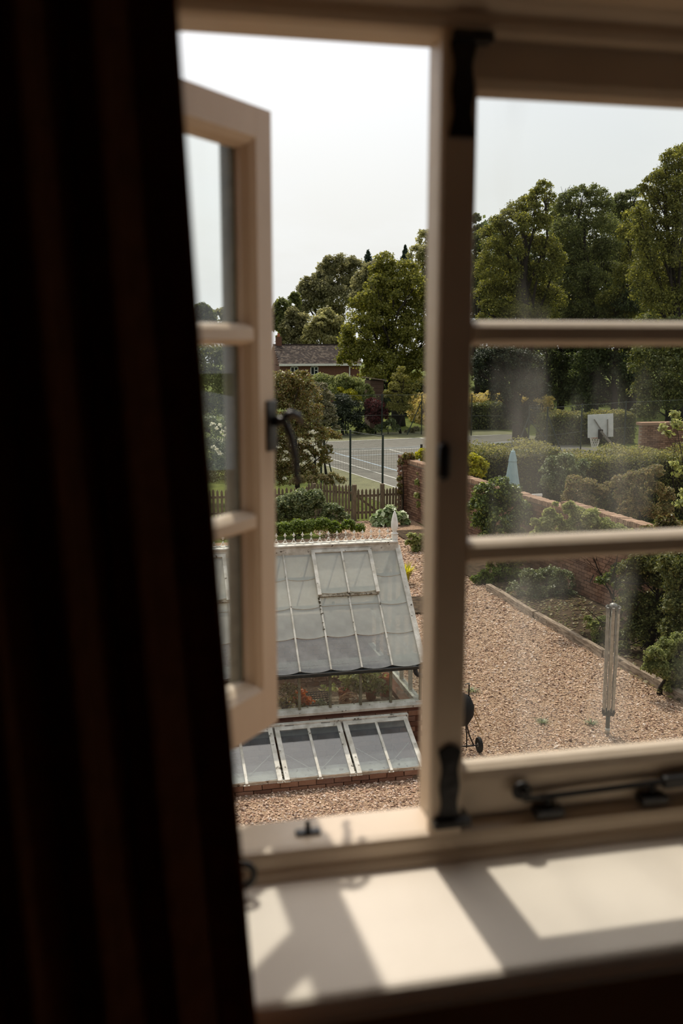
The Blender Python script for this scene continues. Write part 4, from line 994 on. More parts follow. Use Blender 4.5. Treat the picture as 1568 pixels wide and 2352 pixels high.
# ------------------------------------------------------------------ wheeled garden trolley by the greenhouse corner
tx, ty = 4.42, 12.02
tl = thing('garden_trolley', (tx, ty, 0), 'black wheeled trolley with pale wooden handles, half hidden behind the window mullion', 'trolley')
b = MB()
prof = [(.02, .42), (.14, .44), (.20, .55), (.21, .68), (.16, .80), (.05, .86), (.002, .87)]
b.lathe(prof, (tx-.13, ty, 0), 18).build('bowl', M['black_pot'], tl, smooth=True)
MB().tube([(tx-.0, ty-.03, .62), (tx-.0, ty-.03, .98)], .010, 8).build('upright_rod', M['iron'], tl)
MB().tube([(tx-.05, ty, .97), (tx+.02, ty, .985)], .008, 8).build('cross_rod', M['iron'], tl)
for dx, e in ((.02, (tx+.22, ty+.10, .40)), (.0, (tx+.17, ty-.12, .30))):
    MB().tube([(tx-.02, ty+dx, .80), e], .0095, 8).build('handle', M['wood_handle'], tl)
for e in ((tx+.10, ty+.0), (tx-.02, ty-.04), (tx-.30, ty)):
    MB().tube([(tx-.03 if e[0] > tx-.1 else tx-.22, ty, .47), (tx+.03 if e[0] > tx else e[0], e[1], .25), (e[0], e[1], .09)], .010, 8).build('leg', M['iron'], tl)
MB().tube([(tx-.34, ty, .10), (tx+.19, ty-.01, .10)], .012, 8).build('axle', M['iron'], tl)
for wx in (tx+.17, tx-.36):
    b = MB().lathe([(.05, -.018), (.10, -.022), (.105, -.010), (.105, .010), (.10, .022), (.05, .018)], (0, 0, 0), 20); b.v = [(wx+z, ty-.01+x*.98, .105+y) for x, y, z in b.v]
    w = b.build('wheel', M['black_pot'], tl, smooth=False)
    b = MB().lathe([(.028, -.02), (.028, .02)], (0, 0, 0), 12); b.v = [(wx+z*1.2, ty-.01+x, .105+y) for x, y, z in b.v]; b.build('wheel_hub', M['steel'], w)

# ------------------------------------------------------------------ picket fence and gate
pk = MB(); pk.add([(-.036, -.011, 0), (.036, -.011, 0), (.036, .011, 0), (-.036, .011, 0), (-.036, -.011, .93), (.036, -.011, .93), (.036, .011, .93), (-.036, .011, .93), (0, -.011, 1.0), (0, .011, 1.0)],
                  [(0, 3, 2, 1), (0, 1, 5, 4), (1, 2, 6, 5), (2, 3, 7, 6), (3, 0, 4, 7), (4, 5, 8), (6, 7, 9), (5, 6, 9, 8), (7, 4, 8, 9)])
pkm = pk.mesh('picket')
def picket_run(name, label, a, b, step, posts=True, h=1.0, seed=1, cat='fence'):
    a, b = Vector((*a, 0)), Vector((*b, 0)); d = b-a; L = d.length; d.normalize(); ang = math.atan2(d.y, d.x); n = Vector((d.y, -d.x, 0))
    t = thing(name, (a+b)/2, label, cat); r = random.Random(seed)
    k = int(L/step)
    for i in range(k+1):
        p = a+d*(L*i/k); o = put('picket', pkm, M['oak_pale'], t, loc=(p.x, p.y, .02), rot=(r.uniform(-.01, .01), r.uniform(-.015, .015), ang)); o.scale = (1, 1, h*r.uniform(.97, 1.03))
    for z in (.28, .78): MB().bar(a-n*.03+Vector((0, 0, z*h)), b-n*.03+Vector((0, 0, z*h)), .04, .07).build('fence_rail', M['oak_pale'], t)
    if posts:
        m = max(1, int(L/2.2))
        for i in range(m+1):
            p = a+d*(L*i/m)-n*.08
            MB().bx(p.x-.05, p.x+.05, p.y-.05, p.y+.05, 0, 1.10*h).build('fence_post', M['oak_pale'], t, bevel=.008)
    return t
picket_run('picket_fence', 'weathered picket fence below the flowering shrub, left of the gate', (-1.4, 29.95), (5.85, 29.95), .125, seed=1)
picket_run('picket_fence', 'short close-set run of pickets slanting towards the gate post', (5.75, 30.45), (6.93, 29.5), .105, posts=False, h=1.08, seed=2)
picket_run('picket_fence', 'short picket run between the gate and the brick pier', (7.92, 29.42), (8.52, 29.5), .10, posts=False, h=.98, seed=3)
gt_ = thing('picket_gate', (7.4, 29.4, 0), 'wooden picket gate with a diagonal brace and tall gate posts', 'gate')
for i in range(6):
    o = put('picket', pkm, M['oak_pale'], gt_, loc=(7.10+i*.125, 29.40, .04)); o.scale = (.95, 1, .95)
for z in (.24, .76): MB().bar((7.05, 29.43, z), (7.78, 29.43, z), .035, .075).build('gate_rail', M['oak_pale'], gt_)
MB().bar((7.08, 29.435, .74), (7.76, 29.435, .22), .03, .07).build('gate_brace', M['oak_pale'], gt_)
for x in (6.98, 7.86): MB().bx(x-.06, x+.06, 29.34, 29.46, 0, 1.12).build('gate_post', M['oak_pale'], gt_, bevel=.01)
MB().bar((7.76, 29.38, .80), (7.92, 29.38, .82), .02, .03).build('gate_latch', M['iron'], gt_)

# ------------------------------------------------------------------ tennis court
CD = Vector((-.160, 1.0)).normalized(); CN = Vector((CD.y, -CD.x))
c0 = Vector((9.55, 39.0))
def cpt(u, v): return c0+CN*u+CD*v       # u across to the right, v away
def cpoly(name, pts, z, mat, label=None):
    b = MB(); b.prism(pts, lambda u, v: (*cpt(u, v), z-.02), lambda u, v: (*cpt(u, v), z)); return struct(name, b, mat, label)
court = thing('tennis_court', (*c0, 0), 'grey tennis court with white and pale blue lines behind the fence', kind='structure')
def cpart(name, pts, z, mat, th=.01):
    b = MB(); b.prism(pts, lambda u, v: (*cpt(u, v), z-th), lambda u, v: (*cpt(u, v), z)); return b.build(name, mat, court)
cpart('surround', [(-1.9, -7), (16, -7), (16, 17.6), (-1.9, 17.6)], .012, M['court_edge'])
cpart('playing_surface', [(0, -6.5), (15.0, -6.5), (15.0, 13.6), (0, 13.6)], .018, M['court'])
def cline(u0, v0, u1, v1, w=.06, mat='line'):
    a, b = cpt(u0, v0), cpt(u1, v1); MB().bar((*a, .020), (*b, .020), w, .006).build('court_line', M[mat], court)
cline(0, -6.5, 0, 13.6); cline(1.05, -6.5, 1.05, 13.6); cline(2.1, -6.5, 2.1, 13.6, .08, 'line_blue')
cline(0, 13.6, 15, 13.6, .10); cline(1.05, 8.8, 9.3, 8.8, .07); cline(5.2, 2.2, 5.2, 8.8, .07); cline(2.1, 6.9, 9, 6.9, .05, 'line_blue'); cline(9.3, -6, 9.3, 13.6, .07); cline(4, 4.2, 9, 4.4, .05, 'line_blue')
net = thing('tennis_net', (13.0, 41.0, 0), 'tennis net with a white top band across the court', 'net')
na, nb_, nm = Vector((8.0, 40.9, 0)), Vector((18.0, 42.3, 0)), Vector((12.62, 40.75, 0))
b = MB()
for p, q in ((na, nm), (nm, nb_)):
    for i in range(8):
        s0, s1 = i/8, (i+1)/8; sag = lambda s: .98-.05*math.sin(math.pi*s)
        b.bar(p.lerp(q, s0)+Vector((0, 0, sag(s0))), p.lerp(q, s1)+Vector((0, 0, sag(s1))), .015, .075)
b.build('top_band', M['white'], net)
b = MB()
for p, q in ((na, nm), (nm, nb_)):
    L = (q-p).length; k = int(L/.11)
    for i in range(k): pp = p.lerp(q, i/k); b.tube([pp+Vector((0, 0, .06)), pp+Vector((0, 0, .93))], .003, 3, cap=False)
    for z in range(1, 9): b.tube([p+Vector((0, 0, z*.105)), q+Vector((0, 0, z*.105))], .003, 3, cap=False)
o = b.build('netting', M['iron'], net); o['kind'] = 'stuff'
for p in (na, nm, nb_): MB().tube([(p.x, p.y, 0), (p.x, p.y, 1.08)], .055, 12).build('net_post', M['iron'], net)
b = MB(); p = nb_+Vector((-1.1, -.15, 0)); MB().bx(p.x-.04, p.x+.04, p.y-.04, p.y+.04, 0, .95).build('net_post', M['iron'], net)

def chain_fence(name, label, pts, h, braces=(), sp=.08, r=.035, wires=True):
    t = thing(name, (*pts[len(pts)//2], 0), label, 'fence')
    for p in pts: MB().tube([(*p, 0), (*p, h+.05)], r, 8).build('fence_post', M['fence_green'], t)
    for a, b_ in braces: MB().tube([a, b_], .028, 6).build('brace', M['fence_green'], t)
    w = MB(); tw = MB()
    for a, b_ in zip(pts[:-1], pts[1:]):
        a, b_ = Vector((*a, 0)), Vector((*b_, 0)); L = (b_-a).length; d = (b_-a).normalized()
        for z in (.08, h*.5, h): tw.tube([a+Vector((0, 0, z)), a.lerp(b_, .5)+Vector((0, 0, z-.02)), b_+Vector((0, 0, z))], .0055, 4, cap=False)
        k = -h
        while k < L and wires:
            for sgn in (1, -1):
                s0, s1 = max(k, 0), min(k+h, L)
                if s1-s0 < .02: continue
                z0, z1 = (s0-k, s1-k) if sgn == 1 else (h-(s0-k), h-(s1-k))
                p, q = a+d*s0+Vector((0, 0, z0)), a+d*s1+Vector((0, 0, z1))
                w.tube([p, q], .0015, 3, cap=False)
            k += sp
    tw.build('line_wire', M['wire'], t)
    if wires: o = w.build('chain_link', M['fence_green'], t); o['kind'] = 'stuff'
    return t
chain_fence('court_fence', 'green steel post and chain-link fence on the near side of the court', [(4.6, 41.0), (5.8, 38.0), (6.99, 34.6), (7.72, 33.15), (8.35, 31.2)], 2.42,
            braces=[((7.02, 34.5, 2.1), (7.75, 35.6, .0))])
chain_fence('court_fence', 'green chain-link fence beyond the far end of the court', [(6.5, 56.0), (10.7, 56.0), (14.93, 56.03), (17.34, 56.04), (19.9, 54.6), (22.6, 54.2)], 2.35,
            braces=[((17.3, 56.0, 1.95), (16.45, 56.0, 0)), ((17.4, 56.0, 1.9), (17.36, 53.8, 0))])
chain_fence('court_fence', 'green chain-link fence with a braced gateway on the right of the court', [(17.96, 41.8), (18.75, 41.6), (21.2, 43.2), (24.2, 44.6), (28.6, 46.0)], 2.5,
            braces=[((17.98, 41.8, 1.9), (18.75, 41.6, 1.1)), ((18.75, 41.6, 2.2), (19.7, 41.6, 0)), ((17.96, 41.8, 2.1), (17.2, 41.9, 0)), ((17.98, 41.75, .2), (18.75, 41.6, 1.1))])

# ------------------------------------------------------------------ backboard
bb = thing('basketball_hoop', (20.6, 40.1, 0), 'white basketball backboard seen from behind on a leaning grey pole', 'basketball hoop')
V = [at(1350, 953, 40), at(1408, 950, 40), at(1408, 1003, 40), at(1350, 1006, 40)]
MB().add([(v.x, 40.0, v.z) for v in V]+[(v.x, 40.04, v.z) for v in V], [(0, 3, 2, 1), (4, 5, 6, 7), (0, 1, 5, 4), (1, 2, 6, 5), (2, 3, 7, 6), (3, 0, 4, 7)]).build('board', M['backboard'], bb)
pa, pb = at(1378, 990, 39.9), at(1412, 1028, 39.9)
MB().bar(pa, (pb.x, 39.9, pb.z), .09, .09).build('arm', M['steel'], bb)
MB().bar((pb.x, 39.9, pb.z), (pb.x+.25, 39.9, 0), .11, .11).build('pole', M['steel'], bb)
a, b_ = at(1364, 963, 39.95), at(1382, 990, 39.95); MB().bar(a, b_, .035, .035).build('strut', M['steel'], bb)
a, b_ = at(1395, 963, 39.95), at(1395, 1003, 39.95); MB().bar(a, b_, .035, .035).build('strut', M['steel'], bb)
a = at(1378, 998, 39.93); MB().bx(a.x-.08, a.x+.10, 39.88, 39.98, a.z-.20, a.z+.22).build('mount', M['iron'], bb)
h = at(1366, 1005, 40.35); hp = [(h.x+.225*math.cos(t*.393), 40.35+.225*math.sin(t*.393), h.z) for t in range(17)]
rim = MB().tube(hp, .012, 6, cap=False).build('rim', M['terracotta'], bb)
nt_ = MB()
for k in range(12):
    for s in (1, -1):
        a0 = k*.5236; pts = [(h.x+(.225-.1*j/4)*math.cos(a0+s*.26*j), 40.35+(.225-.1*j/4)*math.sin(a0+s*.26*j), h.z-.11*j) for j in range(5)]
        nt_.tube(pts, .009, 4, cap=False)
o = nt_.build('net', M['white'], bb); o['kind'] = 'stuff'

# ------------------------------------------------------------------ parasol and bench behind the wall
px_, py_ = 9.69, 23.5
pr_ = thing('parasol', (px_, py_, 0), 'closed pale blue parasol standing behind the garden wall', 'parasol')
MB().tube([(px_, py_, .05), (px_, py_, 2.70)], .022, 10).build('pole', M['wood_handle'], pr_, smooth=True)
b = MB(); N = 32; prof = [(.070, 2.62), (.105, 2.42), (.14, 2.15), (.175, 1.9), (.21, 1.65), (.245, 1.38), (.23, 1.33)]
for r_, z in prof: b.v += [(px_+r_*(1+.24*math.cos(8*2*math.pi*k/N)*(1-(z-1.3)/1.6))*math.cos(2*math.pi*k/N), py_+r_*(1+.24*math.cos(8*2*math.pi*k/N)*(1-(z-1.3)/1.6))*math.sin(2*math.pi*k/N), z) for k in range(N)]
b.f += [(i*N+k, i*N+(k+1) % N, (i+1)*N+(k+1) % N, (i+1)*N+k) for i in range(len(prof)-1) for k in range(N)]
cv = b.build('canopy', M['parasol'], pr_, smooth=True)
b = MB().lathe([(.118, 2.47), (.115, 2.49), (.085, 2.62), (.055, 2.72), (.012, 2.75)], (px_, py_, 0), 8); b.build('top_cap', M['parasol'], pr_)
MB().lathe([(.012, 2.745), (.02, 2.76), (.004, 2.79)], (px_, py_, 0), 10).build('finial', M['white'], pr_)
MB().lathe([(.26, 0), (.26, .06), (.05, .08), (.04, .22)], (px_, py_, 0), 20).build('base', M['iron'], pr_)
p = at(1228, 1143, 22.6)
bq = thing('garden_bench', (p.x, 22.6, 0), 'pale garden bench whose back shows above the wall coping', 'bench')
zt = p.z+.09
MB().bx(p.x-.20, p.x+.20, 22.6, 22.64, zt-.07, zt).build('top_rail', M['white'], bq, bevel=.008)
for k in range(5): MB().bx(p.x-.185+k*.085, p.x-.155+k*.085, 22.605, 22.635, zt-.55, zt-.06).build('back_slat', M['white'], bq)
MB().bx(p.x-.22, p.x+.22, 22.15, 22.62, zt-.60, zt-.55).build('seat', M['white'], bq)
for x in (-.2, .2):
    for y in (22.18, 22.6): MB().bx(p.x+x-.025, p.x+x+.025, y-.025, y+.025, 0, zt-.58).build('leg', M['white'], bq)

# ------------------------------------------------------------------ distant house, shed, far pier
HX0, HX1, HY = 13.6, 20.6, 85.0
ho = thing('house', (17, 88, 0), 'distant red brick house with a brown tiled roof beyond the court', 'house')
MB().bx(HX0, HX1, HY, HY+6, 0, 3.33).build('wall', M['house_brick'], ho)
MB().bx(HX0-.1, HX1+.1, HY-.32, HY-.26, 3.28, 3.46).build('fascia', M['white'], ho)
MB().add([(HX0, HY, 3.3), (HX0, HY+6, 3.3), (HX0, HY+3, 5.0), (HX0+.2, HY, 3.3), (HX0+.2, HY+6, 3.3), (HX0+.2, HY+3, 5.0)], [(0, 2, 1), (3, 4, 5), (0, 1, 4, 3), (1, 2, 5, 4), (2, 0, 3, 5)]).build('gable', M['house_brick'], ho)
V, R = [], []; r = random.Random(3); NR = 17; q6 = [(0, 3, 2, 1), (4, 5, 6, 7), (0, 1, 5, 4), (2, 3, 7, 6)]
for j in range(NR):
    x = HX0-.12+(j % 2)*.08
    while x < HX1+.1:
        w = .165; t0, t1 = j/NR, (j+1.15)/NR; y0, z0 = HY-.30+3.3*t0, 3.42+1.62*t0; y1, z1 = HY-.30+3.3*t1, 3.42+1.62*t1
        l = .035+r.uniform(0, .02)
        co = [(x, y0, z0), (x+w*.94, y0, z0), (x+w*.94, y1, z1), (x, y1, z1), (x, y0, z0+l), (x+w*.94, y0, z0+l), (x+w*.94, y1, z1+.012), (x, y1, z1+.012)]
        v = r.random()
        for f in q6: V += [co[i] for i in f]; R.append(v)
        x += w
rt_ = MB().add([(HX0-.12, HY-.3, 3.40), (HX1+.12, HY-.3, 3.40), (HX1+.12, HY+3, 5.02), (HX0-.12, HY+3, 5.02), (HX1+.12, HY+6.3, 3.40), (HX0-.12, HY+6.3, 3.40)], [(0, 1, 2, 3), (3, 2, 4, 5)]).build('roof', M['shed'], ho)
o = put('roof_tiles', quads_mesh('roof_tiles', np.array(V), R), M['roof_tile'], rt_); o['kind'] = 'stuff'; o.matrix_parent_inverse = Matrix.Identity(4)
MB().bar((HX0-.12, HY+3, 5.06), (HX1+.12, HY+3, 5.06), .22, .12).build('ridge_tiles', M['roof_tile'], ho)
MB().bx(HX0+.15, HX0+.65, HY+2.8, HY+3.2, 4.9, 5.75).build('chimney', M['house_brick'], ho)
MB().lathe([(.12, 0), (.10, .30), (.13, .32)], (HX0+.4, HY+3, 5.74), 10).build('chimney_pot', M['terracotta'], ho)
for wx in (14.85, 16.6):
    f = MB(); w2_, z0, z1 = .34, 2.50, 3.22
    f.bx(wx-w2_, wx+w2_, HY-.06, HY, z1-.06, z1); f.bx(wx-w2_, wx+w2_, HY-.06, HY, z0, z0+.06)
    for x in (-w2_, -.03, w2_-.06): f.bx(wx+x, wx+x+.06, HY-.06, HY, z0, z1)
    f.bx(wx, wx+w2_, HY-.06, HY, z1-.36, z1-.31)
    wf = f.build('window', M['white'], ho)
    for a, b_ in ((-w2_+.05, -.02), (.02, w2_-.05)): MB().bx(wx+a, wx+b_, HY-.03, HY-.02, z0+.05, z1-.05).build('pane', M['dark_glass'], wf)
MB().tube([(19.7, HY-.1, 0), (19.7, HY-.1, 3.3)], .05, 6).build('downpipe', M['white'], ho)
sp_ = at(866, 885, 60); sh = thing('shed', (sp_.x, 60, 0), 'small brown shed half hidden among shrubs past the court', 'shed')
for k in range(5): MB().bx(sp_.x-.45, sp_.x+.40, 59.97, 60.0, sp_.z-.9+k*.24, sp_.z-.9+k*.24+.225).build('board', M['shed'], sh)
MB().bx(sp_.x-.45, sp_.x+.40, 60.0, 61.4, 0, sp_.z+.30).build('wall', M['shed'], sh)
MB().bar((sp_.x-.62, 60.6, sp_.z+.48), (sp_.x+.55, 60.6, sp_.z+.30), 1.7, .06).build('roof', M['timber'], sh)
fp = thing('wall_far', (21.6, 36.2, 0), 'old brick wall end with pale coping at the far right beyond the hedge', kind='structure')
MB().bx(20.30, 25, 36.03, 36.3, 0, 2.14).build('mortar_core', M['mortar'], fp)
brick_face(fp, (20.30, 36.0), (23.5, 36.0), 0.9, 2.14, M['brick_near'], single=lambda x, y, z: False, seed=21)
MB().bx(20.22, 25, 35.93, 36.38, 2.14, 2.25).build('coping', M['coping'], fp)
# ------------------------------------------------------------------ trees and shrubs
Tn = tree
# far trees left of the mullion
Tn('tree', 'distant dark tree at the curtain edge above the open casement bar', 'tree', 100, [(462, 712, 16), (474, 722, 18), (455, 740, 22), (480, 745, 20)], M['l_dark'], .34, 3510)
Tn('tree', 'distant pale-green tree seen in the top pane of the open casement', 'tree', 104, [(500, 732, 22), (522, 724, 20), (545, 730, 22), (570, 735, 24), (520, 755, 26), (560, 760, 26), (490, 770, 26), (590, 730, 25), (610, 745, 25)], M['l_far_haze'], .34, 8100)
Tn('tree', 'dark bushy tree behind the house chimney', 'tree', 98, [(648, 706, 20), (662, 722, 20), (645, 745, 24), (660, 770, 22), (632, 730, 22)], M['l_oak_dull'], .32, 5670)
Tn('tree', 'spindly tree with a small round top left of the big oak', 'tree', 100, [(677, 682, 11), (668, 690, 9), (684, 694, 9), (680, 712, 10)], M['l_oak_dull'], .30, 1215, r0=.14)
Tn('tree', 'large spreading oak with sky showing through its open crown', 'tree', 108, [(757, 608, 19), (742, 622, 18), (777, 604, 19), (792, 610, 17), (734, 640, 17), (760, 632, 18), (806, 604, 16), (820, 612, 16), (722, 648, 18), (702, 648, 12), (696, 662, 14), (720, 672, 26), (750, 660, 28), (785, 640, 28), (815, 640, 24), (700, 690, 24), (735, 700, 30), (775, 690, 32), (815, 680, 30), (700, 720, 24), (760, 725, 30)], M['l_far_haze'], 0.25, 28000, r0=.7, dj=.7, clump=.5, clumps=16)
Tn('tree', 'rounded soft grey-green tree right of the open oak', 'tree', 92, [(860, 628, 28), (840, 648, 28), (880, 640, 26), (858, 665, 32), (830, 680, 26), (890, 670, 30), (850, 700, 30), (885, 705, 30)], M['l_far_haze'], .28, 12150)
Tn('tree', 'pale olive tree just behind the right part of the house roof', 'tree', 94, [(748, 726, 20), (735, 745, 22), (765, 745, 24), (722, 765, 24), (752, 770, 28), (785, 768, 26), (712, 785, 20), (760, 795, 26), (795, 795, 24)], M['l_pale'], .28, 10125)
Tn('tree', 'pale grey-green tree just behind the left part of the house roof', 'tree', 96, [(672, 728, 20), (690, 740, 20), (668, 755, 24), (692, 770, 24), (662, 785, 22), (688, 795, 22), (705, 760, 18)], M['l_far_haze'], .28, 7425)
def conifer(label, px, top, bot, Y, w):
    a, b_ = at(px, top, Y), at(px, bot, Y); t = thing('conifer', (a.x, Y, 0), label, 'tree'); rng = np.random.default_rng(int(px)); H = a.z
    Ps = []
    for k in range(26):
        s = k/25; z = a.z-(a.z-b_.z)*1.3*s; R_ = (.12+w*s)*rng.uniform(.55, 1.15)
        for q_ in range(9):
            an = rng.uniform(0, 6.28); u = rng.random(16)**.6; Ps.append(np.stack([a.x+np.cos(an)*R_*u, Y+np.sin(an)*R_*u, z-.25*R_*u+rng.normal(0, .10, 16)], 1))
    P = np.concatenate(Ps); put('foliage', quads_mesh('foliage', leaves(P, .26, rng, upb=.6, aspect=.4), rng.random(len(P))), M['l_conifer'], t)['kind'] = 'stuff'
    MB().tube([(a.x, Y, 0), (a.x, Y, H*.7), (a.x, Y, H)], [.22, .12, .02], 6).build('trunk', M['bark'], t)
conifer('small dark conifer tip between the rounded tree and the maple', 845, 579, 640, 112, 2.3)
conifer('dark pointed conifer tip right of the tall maple top', 931, 566, 640, 112, 2.1)
Tn('tree', 'pale feathery tree at the edge of the mullion', 'tree', 84, [(978, 552, 24), (960, 585, 22), (985, 590, 28), (968, 625, 26), (1000, 560, 26), (1005, 610, 30), (950, 650, 22), (985, 660, 28)], M['l_pale'], .24, 7020, clump=.4)
Tn('tree', 'big fresh-green maple in front of the house end, dark trunk showing', 'tree', 62, [(884, 602, 24), (872, 630, 26), (900, 625, 24), (868, 665, 32), (905, 670, 32), (935, 625, 28), (950, 660, 34), (930, 690, 36), (845, 690, 26), (835, 720, 34), (870, 730, 38), (910, 740, 40), (955, 725, 40), (815, 700, 18), (822, 755, 36), (865, 780, 42), (905, 800, 44), (950, 785, 44), (795, 780, 20), (802, 810, 30), (835, 820, 38), (880, 845, 44), (930, 850, 44), (965, 835, 36), (790, 830, 18), (850, 860, 26), (985, 700, 34), (990, 770, 36), (995, 830, 34)], M['l_maple'], 0.16, 56000, base_px=912, r0=.42, dj=.7, clump=.40, clumps=30)
# shrubs beyond the court
Tn('shrub', 'light green shrub hiding the base of the house', 'shrub', 58, [(738, 878, 20), (760, 888, 24), (790, 880, 24), (722, 885, 22), (745, 905, 26), (780, 905, 28), (815, 890, 24), (838, 900, 18), (810, 910, 22), (850, 912, 14)], M['l_light'], 0.12, 15000, r0=.05)
Tn('shrub', 'dark domed evergreen with yellow-green tips beside the court', 'shrub', 56.8, [(786, 930, 28), (765, 950, 28), (810, 945, 28), (785, 970, 34), (760, 980, 22), (815, 975, 24)], M['l_yew'], 0.11, 11000, r0=.08)
t = Tn('shrub', 'yellow-tipped golden shrub over the dark domed evergreen', 'shrub', 57.6, [(782, 908, 18), (806, 908, 15), (822, 918, 11), (765, 916, 12), (795, 920, 16)], M['l_yellow'], .14, 2200, r0=.05)
Tn('shrub', 'dark red-leaved acer on the far side of the court', 'shrub', 56.9, [(852, 930, 16), (868, 940, 20), (848, 952, 16), (878, 955, 15), (860, 962, 17)], M['l_red'], 0.1, 5500, r0=.05)
Tn('tree', 'slender young yellow-green tree by the far court fence', 'tree', 56.8, [(921, 850, 10), (912, 868, 13), (930, 872, 12), (905, 890, 14), (922, 895, 15), (938, 895, 13), (893, 908, 13), (912, 915, 15), (932, 918, 14), (948, 908, 10), (900, 935, 13), (920, 940, 15), (938, 938, 11), (955, 890, 10), (968, 880, 12)], M['l_birch'], 0.1, 7000, base_px=918, r0=.07, clump=.45)
Tn('shrub', 'low grey-green shrub with pale leaves behind the far baseline', 'shrub', 56.6, [(885, 980, 11), (898, 972, 11), (908, 984, 10), (868, 985, 10)], M['l_hydr'], .13, 1500, r0=.03)
Tn('shrub', 'rough grass clump by the far court fence brace', 'shrub', 57.0, [(943, 990, 8), (955, 988, 9), (932, 994, 6)], M['l_grey'], .16, 700, r0=.03, aspect=.2)
Tn('shrub', 'low green shrub at the left end of the far baseline', 'shrub', 56.7, [(838, 985, 10), (850, 992, 9), (822, 992, 9), (730, 985, 12), (748, 975, 13)], M['l_hedge'], .13, 2160, r0=.03)
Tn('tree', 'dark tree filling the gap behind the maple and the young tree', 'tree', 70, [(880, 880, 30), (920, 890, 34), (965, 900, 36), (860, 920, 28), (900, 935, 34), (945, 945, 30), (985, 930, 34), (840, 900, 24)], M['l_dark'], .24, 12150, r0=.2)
# left of the court: big flowering shrub and its neighbours
S1 = Tn('shrub', 'large reddish-leaved shrub with white blossom overhanging the picket fence', 'shrub', 33.2, [(655, 880, 30), (690, 875, 26), (640, 905, 34), (675, 915, 34), (710, 905, 28), (650, 950, 36), (690, 955, 34), (722, 950, 26), (640, 1000, 38), (682, 1000, 36), (722, 1000, 30), (752, 1000, 18), (773, 1003, 13), (650, 1050, 36), (692, 1050, 36), (728, 1040, 26), (752, 1035, 14), (745, 1062, 18), (665, 1095, 30), (705, 1090, 28), (640, 1085, 30), (600, 930, 40), (600, 1000, 42), (605, 1060, 40)], M['l_photinia'], 0.07, 52000, r0=.10, clump=.38)
def blossoms(parent, spots, Y, seed=1, rad=.13, n=42, size=.055):
    L = [(tuple(at(px, py, Y)), (rad, rad*.8, rad*.7)) for px, py in spots]
    return foliage('blossom', L, n*len(L), size, M['flower'], parent, seed, clumps=6, clump=.5, aspect=.95, upb=.3)
blossoms(S1, [(716, 993), (723, 996), (722, 1022), (727, 1028), (702, 1037), (708, 1042), (717, 1055), (700, 1064), (655, 1040), (656, 1055), (672, 1022), (640, 1030), (650, 1100), (690, 1010), (735, 1035)], 32.2, 4, .11, 26)
Tn('shrub', 'grey-mauve twiggy shrub between the blossom shrub and the light green ones', 'shrub', 40, [(735, 895, 18), (748, 915, 20), (728, 925, 22), (752, 945, 20), (740, 965, 22), (765, 965, 12), (772, 985, 10)], M['l_grey'], .09, 6500, r0=.05)
Tn('shrub', 'bramble of brown stems and leaves arching over the pickets', 'shrub', 30.9, [(690, 1102, 12), (715, 1105, 14), (740, 1100, 12), (765, 1098, 14), (785, 1105, 11), (672, 1108, 10), (755, 1108, 12)], M['l_brownred'], .07, 2600, r0=.03)
S2_ = Tn('shrub', 'tall grey-green shrub with creamy flower heads in the middle pane of the open casement', 'shrub', 34.0, [(475, 985, 34), (515, 990, 36), (555, 1000, 36), (480, 1040, 38), (525, 1045, 40), (565, 1050, 38), (500, 1090, 36), (545, 1095, 34), (575, 950, 34), (585, 1095, 34), (470, 1085, 34)], M['l_hydr'], 0.07, 20000, r0=.08)
blossoms(S2_, [(495, 985), (505, 978), (512, 992), (520, 984), (528, 996), (538, 985), (530, 1004), (518, 1002), (488, 975), (545, 1000), (498, 1035), (490, 1028), (505, 1042), (552, 1030)], 33.0, 6, .10, 34)
Tn('tree', 'olive-green tree behind the creamy-flowered shrub', 'tree', 42, [(475, 820, 34), (515, 830, 36), (552, 825, 34), (590, 835, 38), (480, 880, 40), (530, 890, 42), (575, 900, 42), (490, 940, 40), (545, 945, 40), (610, 880, 34), (460, 930, 34)], M['l_oak_dull'], .12, 21600, r0=.14)
# plants in front of the picket fence
Tn('shrub', 'dense bush of pale-edged leaves in front of the picket fence', 'shrub', 27.4, [(655, 1158, 24), (690, 1150, 26), (725, 1143, 20), (650, 1185, 24), (690, 1185, 28), (730, 1175, 26), (765, 1180, 24), (790, 1192, 16), (640, 1165, 22), (600, 1170, 30), (560, 1180, 30), (755, 1200, 20)], M['l_hydr'], 0.075, 26000, r0=.04, clump=.38)
Tn('shrub', 'low bright green planting right behind the greenhouse ridge', 'shrub', 25.6, [(650, 1218, 17), (680, 1213, 18), (710, 1210, 17), (740, 1206, 16), (770, 1212, 15), (800, 1210, 15), (825, 1215, 11), (620, 1218, 18), (590, 1222, 18), (550, 1222, 18), (510, 1226, 18)], M['l_bright'], 0.06, 20000, r0=.03, upb=.9, clump=.62, clumps=22)
Tn('plant', 'large silvery hosta-like plant by the gate', 'plant', 28.3, [(862, 1195, 12), (880, 1185, 13), (895, 1172, 10), (905, 1192, 13), (922, 1188, 11), (885, 1203, 12), (865, 1208, 9), (930, 1200, 8)], M['l_hosta'], 0.2, 800, r0=.03, upb=1.0, clump=.5)
Tn('plant', 'low leafy plants beside the path at the wall foot', 'plant', 24.6, [(945, 1235, 12), (960, 1245, 12), (938, 1248, 9), (955, 1262, 11), (972, 1255, 12), (972, 1235, 10), (985, 1262, 14)], M['l_vine'], .10, 1500, r0=.02, upb=.9)
